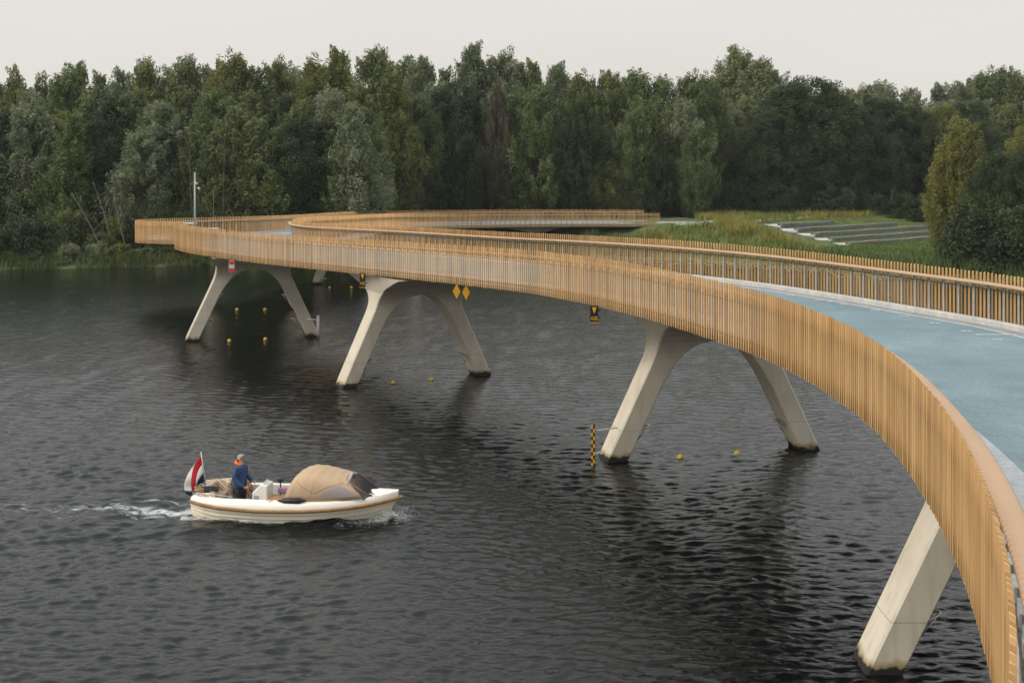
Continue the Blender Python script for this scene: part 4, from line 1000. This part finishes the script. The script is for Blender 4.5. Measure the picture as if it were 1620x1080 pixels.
# right hand woods
for (x, y, Y, k, lm, ws_) in ((1130, 128, 178, 'willow', 'silver', 1.0), (1165, 84, 182, 'willow', 'pale', 1.0), (1195, 100, 180, 'willow', 'pale', 1.05), (1228, 118, 184, 'willow', 'silver', 1.0), (1345, 148, 190, 'willow', 'pale', 1.0), (1372, 141, 190, 'willow', 'silver', 1.0),
                             (1410, 135, 235, 'willow', 'silver', 1.0), (1440, 146, 235, 'willow', 'silver', .9), (1482, 136, 188, 'willow', 'silver', .95), (1520, 134, 186, 'willow', 'silver', 1.0), (1548, 124, 210, 'willow', 'willow', 1.0), (1575, 118, 210, 'willow', 'willow', 1.1), (1612, 115, 210, 'willow', 'willow', 1.1), (1650, 112, 208, 'willow', 'willow', 1.1), (1690, 120, 205, 'willow', 'willow', 1.1),
                             (1140, 165, 168, 'willow', 'silver', 1.0), (1180, 160, 170, 'willow', 'pale', .9), (1108, 180, 162, 'willow', 'willow', 1.0),
                             (1250, 142, 164, 'oak', 'dark', .95), (1285, 128, 163, 'oak', 'dark', .95), (1318, 150, 164, 'oak', 'dark', .9), (1225, 175, 160, 'oak', 'dark', .85), (1350, 175, 163, 'oak', 'dark', .8), (1205, 235, 158, 'oak', 'dark', .9), (1170, 250, 160, 'willow', 'dark', 1.1),
                             (1385, 160, 168, 'oak', 'dark', .8), (1420, 165, 170, 'oak', 'dark', .85), (1400, 215, 161, 'oak', 'dark', .8), (1450, 180, 168, 'oak', 'dark', .8), (1495, 170, 170, 'oak', 'olive', .8), (1540, 165, 172, 'oak', 'dark', .8), (1590, 170, 170, 'willow', 'willow', 1.1), (1640, 165, 168, 'willow', 'olive', 1.1), (1560, 195, 160, 'oak', 'dark', .8), (1300, 215, 159, 'oak', 'dark', .8), (1260, 240, 158, 'oak', 'dark', .75), (1345, 240, 159, 'oak', 'dark', .8)):
    tree(k, lm, x, Y, y, wscale=ws_, row='right')
# near right corner: golden willow, round dark tree
tree('willow', 'olive', 1525, 118, 198, wscale=1.05, row='corner', look='tall olive green tree with pale feathery top right of the terraced seating')
tree('willow', 'gold', 1497, 117, 218, wscale=.80, row='corner', look='golden yellow leaning foliage at the left edge of the right corner trees')
tree('oak', 'dark', 1580, 110, 245, wscale=.80, row='corner', look='broad dark round tree at the right edge, in front of the golden tree')
tree('oak', 'dark', 1632, 108, 222, wscale=.80, row='corner', look='dark tree cut off by the right edge of the photo')
tree('oak', 'gold', 1615, 114, 205, wscale=.45, row='corner', look='rust tinged treetop above the broad dark tree at the right edge')
tree('bush', 'dark', 1545, 107, 318, wscale=1.1, row='corner', look='low dark bush under the broad dark tree near the shore')
tree('bush', 'dark', 1600, 105, 325, wscale=1.2, row='corner', look='low dark bush at the right edge above the railing')
# shrubs at the wood's edge
for i in range(30):
    x = -40+i*22+rt.uniform(-8, 8)
    X = (x-810)*118/F; Ys = float(np.interp(X, SHX, SHY))+3.2+rt.uniform(0, 2)
    if 700 < x: continue
    tree('bush', rt.choice(['dark', 'willow', 'dark', 'olive']), x, Ys, hh=rt.uniform(2.0, 4.6), wscale=rt.uniform(.9, 1.3), row='shrub')
for i in range(26):
    x = -30+i*14+rt.uniform(-6, 6); X = (x-810)*115/F; Ys = float(np.interp(X, SHX, SHY))+.9+rt.uniform(0, 1.2)
    tree('bush', rt.choice(['olive', 'willow', 'silver', 'olive']), x, Ys, hh=rt.uniform(.8, 1.9), wscale=rt.uniform(1.0, 1.6), row='shore')
for i in range(20):
    x = 700+i*42+rt.uniform(-12, 12)
    tree('bush', 'dark', x, 154+rt.uniform(0, 3), hh=rt.uniform(2, 4.5), wscale=rt.uniform(.9, 1.3), row='shrub')
LK = {'willow': 'mid green', 'dark': 'dark green', 'silver': 'silvery green', 'pale': 'pale yellowish', 'olive': 'olive green', 'gold': 'golden', 'rust': 'half-dead rusty'}
KN = {'willow': ('willow', 'tree'), 'poplar': ('pointed poplar', 'tree'), 'oak': ('round tree', 'tree'), 'bush': ('bush', 'bush')}
RN = {'sky': 'on the skyline', 'mid': 'in the middle row', 'front': 'in the front row', 'accent': 'standing forward', 'right': 'in the right woods', 'shrub': 'at the wood foot', 'shore': 'at the left waterline'}
GN = {'sky': 'skyline row of the wood', 'mid': 'middle row of the wood', 'front': 'front row of the wood', 'accent': 'trees standing forward in the wood', 'right': 'woods behind the terraces', 'shrub': 'bushes at the foot of the wood', 'shore': 'low shrubs along the left waterline', 'corner': 'trees at the right corner'}
ORD = ['', 'second ', 'third ', 'fourth ', 'fifth ', 'sixth ', 'seventh ', 'eighth ', 'ninth ', 'tenth ', 'eleventh ', 'twelfth ', 'thirteenth ', 'fourteenth ', 'fifteenth ', 'sixteenth ', 'seventeenth ', 'eighteenth ', 'nineteenth ', 'twentieth ', 'twenty-first ', 'twenty-second ', 'twenty-third ', 'twenty-fourth ', 'twenty-fifth ', 'twenty-sixth ', 'twenty-seventh ', 'twenty-eighth ', 'twenty-ninth ', 'thirtieth ']+['thirty-%s ' % w_ for w_ in ('first', 'second', 'third', 'fourth', 'fifth', 'sixth', 'seventh', 'eighth', 'ninth')]+['fortieth ']+['forty-%s ' % w_ for w_ in ('first', 'second', 'third', 'fourth', 'fifth', 'sixth', 'seventh', 'eighth', 'ninth')]
cnt = {}
for rec in sorted(ALLT, key=lambda t: t[1]):
    r_, x, Y, row, kind, lm, look = rec
    if look is None:
        k = (row, kind, lm); cnt[k] = cnt.get(k, 0)+1; o_ = ORD[cnt[k]-1]
        look = '%s %s %s, %s' % (LK[lm], KN[kind][0], RN[row], (o_+'such from the left') if o_ else 'leftmost such')
    tag(r_, look, KN[kind][1], GN[row])
# bare dead trees
def dead(x, Y, ytop, seed, m, label, lean=0, trd=.07, spread=1.0, nl=16):
    X = (x-810)*Y/F; zg = float(ground(X, Y)); hh = H-(ytop-HY)*Y/F-zg; g = random.Random(seed)
    r = empty('bare_tree', (X, Y, zg)); tag(r, label, 'tree', 'bare trees in front of the wood')
    mb = MB(); pts = [Vector((lean*f*hh+.15*math.sin(4*f+seed), 0, hh*f)) for f in np.linspace(0, 1, 10)]
    mb.tube(pts, [trd*(1-.85*i/9)+.015 for i in range(10)], 6); mb.build('trunk', m, r)
    mb = MB()
    for i in range(nl):
        f = g.uniform(.25, .95); k = f*9; j = min(int(k), 8); q = pts[j].lerp(pts[j+1], k-j); a = g.uniform(0, 6.28); L = g.uniform(.8, 2.2)*spread*(1.15-f)
        d = Vector((math.cos(a), math.sin(a)*.6, 1.0)).normalized(); e1 = q+d*L; e2 = e1+(d+Vector((0, 0, .8))).normalized()*L*.7
        mb.tube([q, e1, e2], [.03, .018, .008], 5)
    mb.build('branch', m, r)
dead(356, 119.5, 188, 3, BKD, 'tall bare brown tree right of the lamp post', .0, nl=30)
dead(303, 121.0, 215, 8, BKD, 'bare brown top behind the lamp post', .0, nl=20)
dead(186, 117.5, 288, 5, BKW, 'bare pale trunk leaning left, above the end of the bridge', -.33, nl=5)
dead(168, 116.5, 305, 6, BKW, 'lower bare pale trunk leaning left over the bank', -.5, nl=5)
dead(203, 118, 278, 9, BKW, 'thin bare pale branches just left of the bridge lookout', -.2, nl=6)
dead(332, 117, 300, 12, BKW, 'thin crooked pale sapling just right of the lamp post', .05, nl=4)
dead(638, 146, 228, 14, BKD, 'bare branching tree behind the far railing, left of the diamond signs', .0, nl=12)
dead(1412, 156, 300, 15, BKW, 'pale bare trunk above the terraced seating', .0, nl=3)

# ------------------------------------------------ terraced seating
TS = empty('terraced_seating', (TB[0], TB[1], .6)); TO = Vector(TS.location)
tag(TS, 'terraced seating of grey gabion walls with wooden benches and white steps on the grassy bank', 'terraces')
M['gab'] = mat('gabion_stone', (.19, .195, .185), .95, (.10, .105, .10), 5, 1.0, 14)
M['step'] = mat('white_step_concrete', (.74, .72, .66), .8, (.64, .62, .57))
M['bwood'] = mat('bench_timber', (.34, .24, .12), .7, (.26, .18, .09), 4)
ang = math.atan2(TD[1], TD[0]); rg = random.Random(2)
LENR = (26, 25.5, 24, 20, 10)
for k in range(5):
    bx, by = TB[0]-1.6*k, TB[1]+1.1*k; z0 = .62+.45*k; L = LENR[k]
    cx_, cy_ = bx+.9+TD[0]*L/2, by+TD[1]*L/2
    # slightly bent wall
    mb = MB(); seg = 16; rows = []
    for i in range(seg+1):
        f = i/seg; c_ = (bx+.9+TD[0]*L*f+.5*math.sin(f*3), by+TD[1]*L*f-.5*math.sin(f*3)); n_ = (TN[0]*.25, TN[1]*.25)
        rows.append([(c_[0]-n_[0], c_[1]-n_[1], z0-.2), (c_[0]-n_[0], c_[1]-n_[1], z0+.36), (c_[0]+n_[0], c_[1]+n_[1], z0+.36), (c_[0]+n_[0], c_[1]+n_[1], z0-.2)])
    mb.grid(rows, 0, False, True); mb.poly(rows[0]); mb.poly(rows[-1][::-1])
    o = mb.build('gabion_wall', M['gab'], TS); o.location = -TO
    if k < 5:
        Ll = (3.6, 3.0, 2.8, 2.6, 4.0)[k]; mb = MB(); mb.box((bx-1.0-Ll/2, by+.35*Ll/2*.3, z0+.14), (Ll, .5, .46), R(-6)); o = mb.build('gabion_wall', M['gab'], TS); o.location = -TO
    mb = MB(); shf = []
    for i in range(17):
        f = i/16; c_ = (bx+.9+TD[0]*L*f+.5*math.sin(f*3)+TN[0]*.24, by+TD[1]*L*f-.5*math.sin(f*3)+TN[1]*.24)
        shf.append([(c_[0], c_[1], z0+.345), (c_[0]+TN[0]*2.1, c_[1]+TN[1]*2.1, z0+.43)])
    mb.grid(shf, 0); tag(mb.build('ground', M['ground']), kind='structure')
    mb = MB()
    for s_ in range(2): mb.box((bx+.05-.30*s_, by+.26*s_, z0+.02+.14*s_), (1.65, .34, .30+.02*s_), R(4))
    o = mb.build('steps', M['step'], TS); o.location = -TO
    for q in range((2, 2, 3, 2, 1)[k]):
        f = (q+.45+.25*math.sin(k*2.1))/3; mb = MB(); mb.box((bx+.9+TD[0]*L*f+.5*math.sin(f*3), by+TD[1]*L*f-.5*math.sin(f*3), z0+.40), (2.6, .44, .07), ang-.04)
        o = mb.build('bench_top', M['bwood'], TS); o.location = -TO
# concrete path from the bridge end
mb = MB(); pp = [(21, 137.3), (26, 139.5), (31, 143.5), (36, 149)]
rows = [[(x, y-1.5, float(ground(x, y-1.5))+.12), (x, y+1.5, float(ground(x, y+1.5))+.12)] for x, y in crom([(p_[0], p_[1], 0) for p_ in pp], 8)[:, :2]]
mb.grid(rows, 0); tag(mb.build('path', M['gutter']), kind='structure')

# ------------------------------------------------ grass, reeds, lily pads
def blades(name, pts, hs, ws_, m, seed, per=5, spread=.25, lean=.25):
    g = np.random.default_rng(seed); n = len(pts)*per; ci = np.repeat(np.arange(len(pts)), per)
    b = pts[ci]+np.c_[g.normal(0, spread, (n, 2)), np.zeros(n)]; h = hs[ci]*g.uniform(.6, 1.15, n); a = g.uniform(0, 3.14, n); w_ = ws_*g.uniform(.6, 1.3, n)
    d = np.stack([np.cos(a), np.sin(a), np.zeros(n)], 1)*w_[:, None]; l = np.c_[g.normal(.05, lean, (n, 2))*h[:, None], h]
    v = np.stack([b-d, b+d, b+l*np.array([.5, .5, .6])+d*.7, b+l*np.array([.5, .5, .6])-d*.7, b+l+d*.12, b+l-d*.12], 1).reshape(-1, 3)
    o = np.arange(n)[:, None]*6; f = np.concatenate([o+np.array([[0, 1, 2, 3]]), o+np.array([[3, 2, 4, 5]])])
    me = npmesh(name, v, f, m); return tag(link(name, me), kind='stuff')
GM = leafm('bank_grass', (.12, .165, .032), (.24, .25, .055), .3, isl=.3)
GY_ = leafm('dry_grass', (.27, .225, .05), (.36, .25, .075), .3, isl=.3)
GD = leafm('reed_green', (.065, .105, .030), (.13, .155, .05), .3, isl=.35)
GL = leafm('lawn_grass', (.085, .135, .025), (.14, .18, .04), .3, isl=.3)
g = np.random.default_rng(21)
def scat(n, x0, x1, y0, y1, cond):
    x = g.uniform(x0, x1, n); y = g.uniform(y0, y1, n); k = cond(x, y); x, y = x[k], y[k]; return np.c_[x, y, ground(x, y)-.03]
sh = lambda x, y: y-np.interp(x, SHX, SHY)
pt = lambda x, y: (x-TB[0])*TN[0]+(y-TB[1])*TN[1]
ter = lambda x, y: (pt(x, y) > -.6) & (pt(x, y) < 9) & (x > TB[0]-9.5) & (((x-TB[0])*TD[0]+(y-TB[1])*TD[1]) > -9)
path = lambda x, y: ((x > 22) | (y < 131.5) | (x < 10)) & (np.abs(y-np.interp(x, [17, 21, 26, 31, 36], [137, 137.3, 139.5, 143.5, 149])) > 2)
p1 = scat(22000, 12, 75, 110, 160, lambda x, y: (sh(x, y) > .8) & ~ter(x, y) & path(x, y) & ((x < 30) | (pt(x, y) > 8.5)))
blades('tall_grass', p1, g.uniform(.35, .95, len(p1)), .035, GM, 1, 6)
nz_ = lambda x, y: np.sin(.55*x+1.3*np.sin(.4*y))+np.sin(.8*y+.3*x)+.6*np.sin(1.9*x+y)
p2 = scat(16000, 14, 80, 112, 162, lambda x, y: (sh(x, y) > 3) & ~ter(x, y) & path(x, y) & (nz_(x, y) > .3) & (((x > 21) & (x < 31)) | (pt(x, y) > 9)))
blades('dry_grass', p2, g.uniform(.5, 1.1, len(p2)), .032, GY_, 2, 6)
p3 = scat(14000, 27, 75, 95, 150, lambda x, y: (sh(x, y) > .8) & (pt(x, y) < -.4))
blades('lawn', p3, g.uniform(.12, .3, len(p3)), .05, GL, 3, 7, .35)
p3 = scat(14000, 34, 62, 118, 160, lambda x, y: ter(x, y) & (pt(x, y) > .5) & (np.mod(pt(x, y), 1.887) > .45))
p3[:, 2] = .62+.45*np.floor(pt(p3[:, 0], p3[:, 1])/1.887)+.36
blades('terrace_grass', p3, g.uniform(.1, .30, len(p3)), .03, GM, 4, 5, .2)
p4 = scat(26000, -75, 14, 104, 136, lambda x, y: (sh(x, y) > -.8) & (sh(x, y) < 5.0))
blades('reeds', p4, g.uniform(.35, 1.1, len(p4)), .04, GD, 5, 6)
p5 = scat(4000, -60, 12, 104, 136, lambda x, y: (sh(x, y) > -.9) & (sh(x, y) < .8) & (nz_(x, y) > -.1) & (x > -44))
blades('shore_reeds', p5, g.uniform(.5, 1.2, len(p5)), .035, leafm('shore_reed_dry', (.14, .095, .035), (.20, .12, .04), .3), 6, 6)
p6 = scat(9000, 26, 80, 84, 125, lambda x, y: (sh(x, y) > -.8) & (sh(x, y) < 6.5-.12*(45-np.minimum(x, 45))))
blades('right_shore_reeds', p6, g.uniform(.6, 1.7, len(p6)), .045, GD, 7, 6)
# lily pads
n = 3600; x = g.uniform(4, 40, n); y = np.interp(x, SHX, SHY)-.8-np.abs(g.normal(0, 3.6, n)); k = (nz_(x*1.3, y*1.3) > -1.4); x, y = x[k], y[k]; n = len(x); rr_ = g.uniform(.10, .24, n)
aa = np.linspace(0, 2*np.pi, 8, endpoint=False)
v = np.stack([x[:, None]+rr_[:, None]*np.cos(aa), y[:, None]+rr_[:, None]*np.sin(aa), .05+.0*x[:, None]+g.normal(0, .03, (n, 8))], -1).reshape(-1, 3)
me = npmesh('lily_pads', v, np.arange(n*8).reshape(n, 8), leafm('lily_leaf', (.10, .13, .06), (.17, .17, .10), 0, .35))
tag(link('lily_pads', me), kind='stuff')

# ------------------------------------------------ power pylon far behind the wood
Yp = 420; px = (613.5-810)*Yp/F; r = empty('power_pylon', (px, Yp, 2)); tag(r, 'faint steel power pylon whose top shows above the treetops', 'pylon')
zt = H-(87-HY)*Yp/F-2; mb = MB()
for sx_ in (-1, 1):
    for sy_ in (-1, 1): mb.tube([(sx_*3, sy_*3, 0), (sx_*.9, sy_*.9, zt*.75), (sx_*.55, sy_*.55, zt)], [.12, .09, .07], 4)
zz = 0
while zz < zt-2:
    wa_ = 3-2.1*min(1, zz/(zt*.75)); wb_ = 3-2.1*min(1, (zz+2.2)/(zt*.75)); wb_ = max(wb_, .6); wa_ = max(wa_, .6)
    for s in (-1, 1):
        mb.tube([(-wa_, s*wa_, zz), (wb_, s*wb_, zz+2.2)], .06, 4); mb.tube([(wa_, s*wa_, zz), (-wb_, s*wb_, zz+2.2)], .06, 4)
    zz += 2.2
mb.build('tower', M['post'], r)
for zc, wc in ((zt-2.9, 2.6), (zt-6.5, 3.6)):
    mb = MB(); mb.tube([(-wc, 0, zc), (wc, 0, zc)], .11, 4); mb.tube([(-wc, 0, zc), (0, 0, zc+.9), (wc, 0, zc)], .07, 4); mb.build('crossarm', M['post'], r)

# ------------------------------------------------ haze
HAZE = 0.00014
if HAZE:
    mb = MB(); mb.box((0, 150, 22), (1060, 620, 54))
    hz = mb.build('haze', bpy.data.materials.new('haze')); hm_ = hz.data.materials[0]; hm_.use_nodes = True; n = hm_.node_tree; n.nodes.clear()
    o_ = n.nodes.new('ShaderNodeOutputMaterial'); pv = n.nodes.new('ShaderNodeVolumePrincipled'); pv.inputs['Density'].default_value = HAZE; pv.inputs['Color'].default_value = (.93, .95, .97, 1)
    n.links.new(pv.outputs[0], o_.inputs['Volume']); tag(hz, kind='stuff')
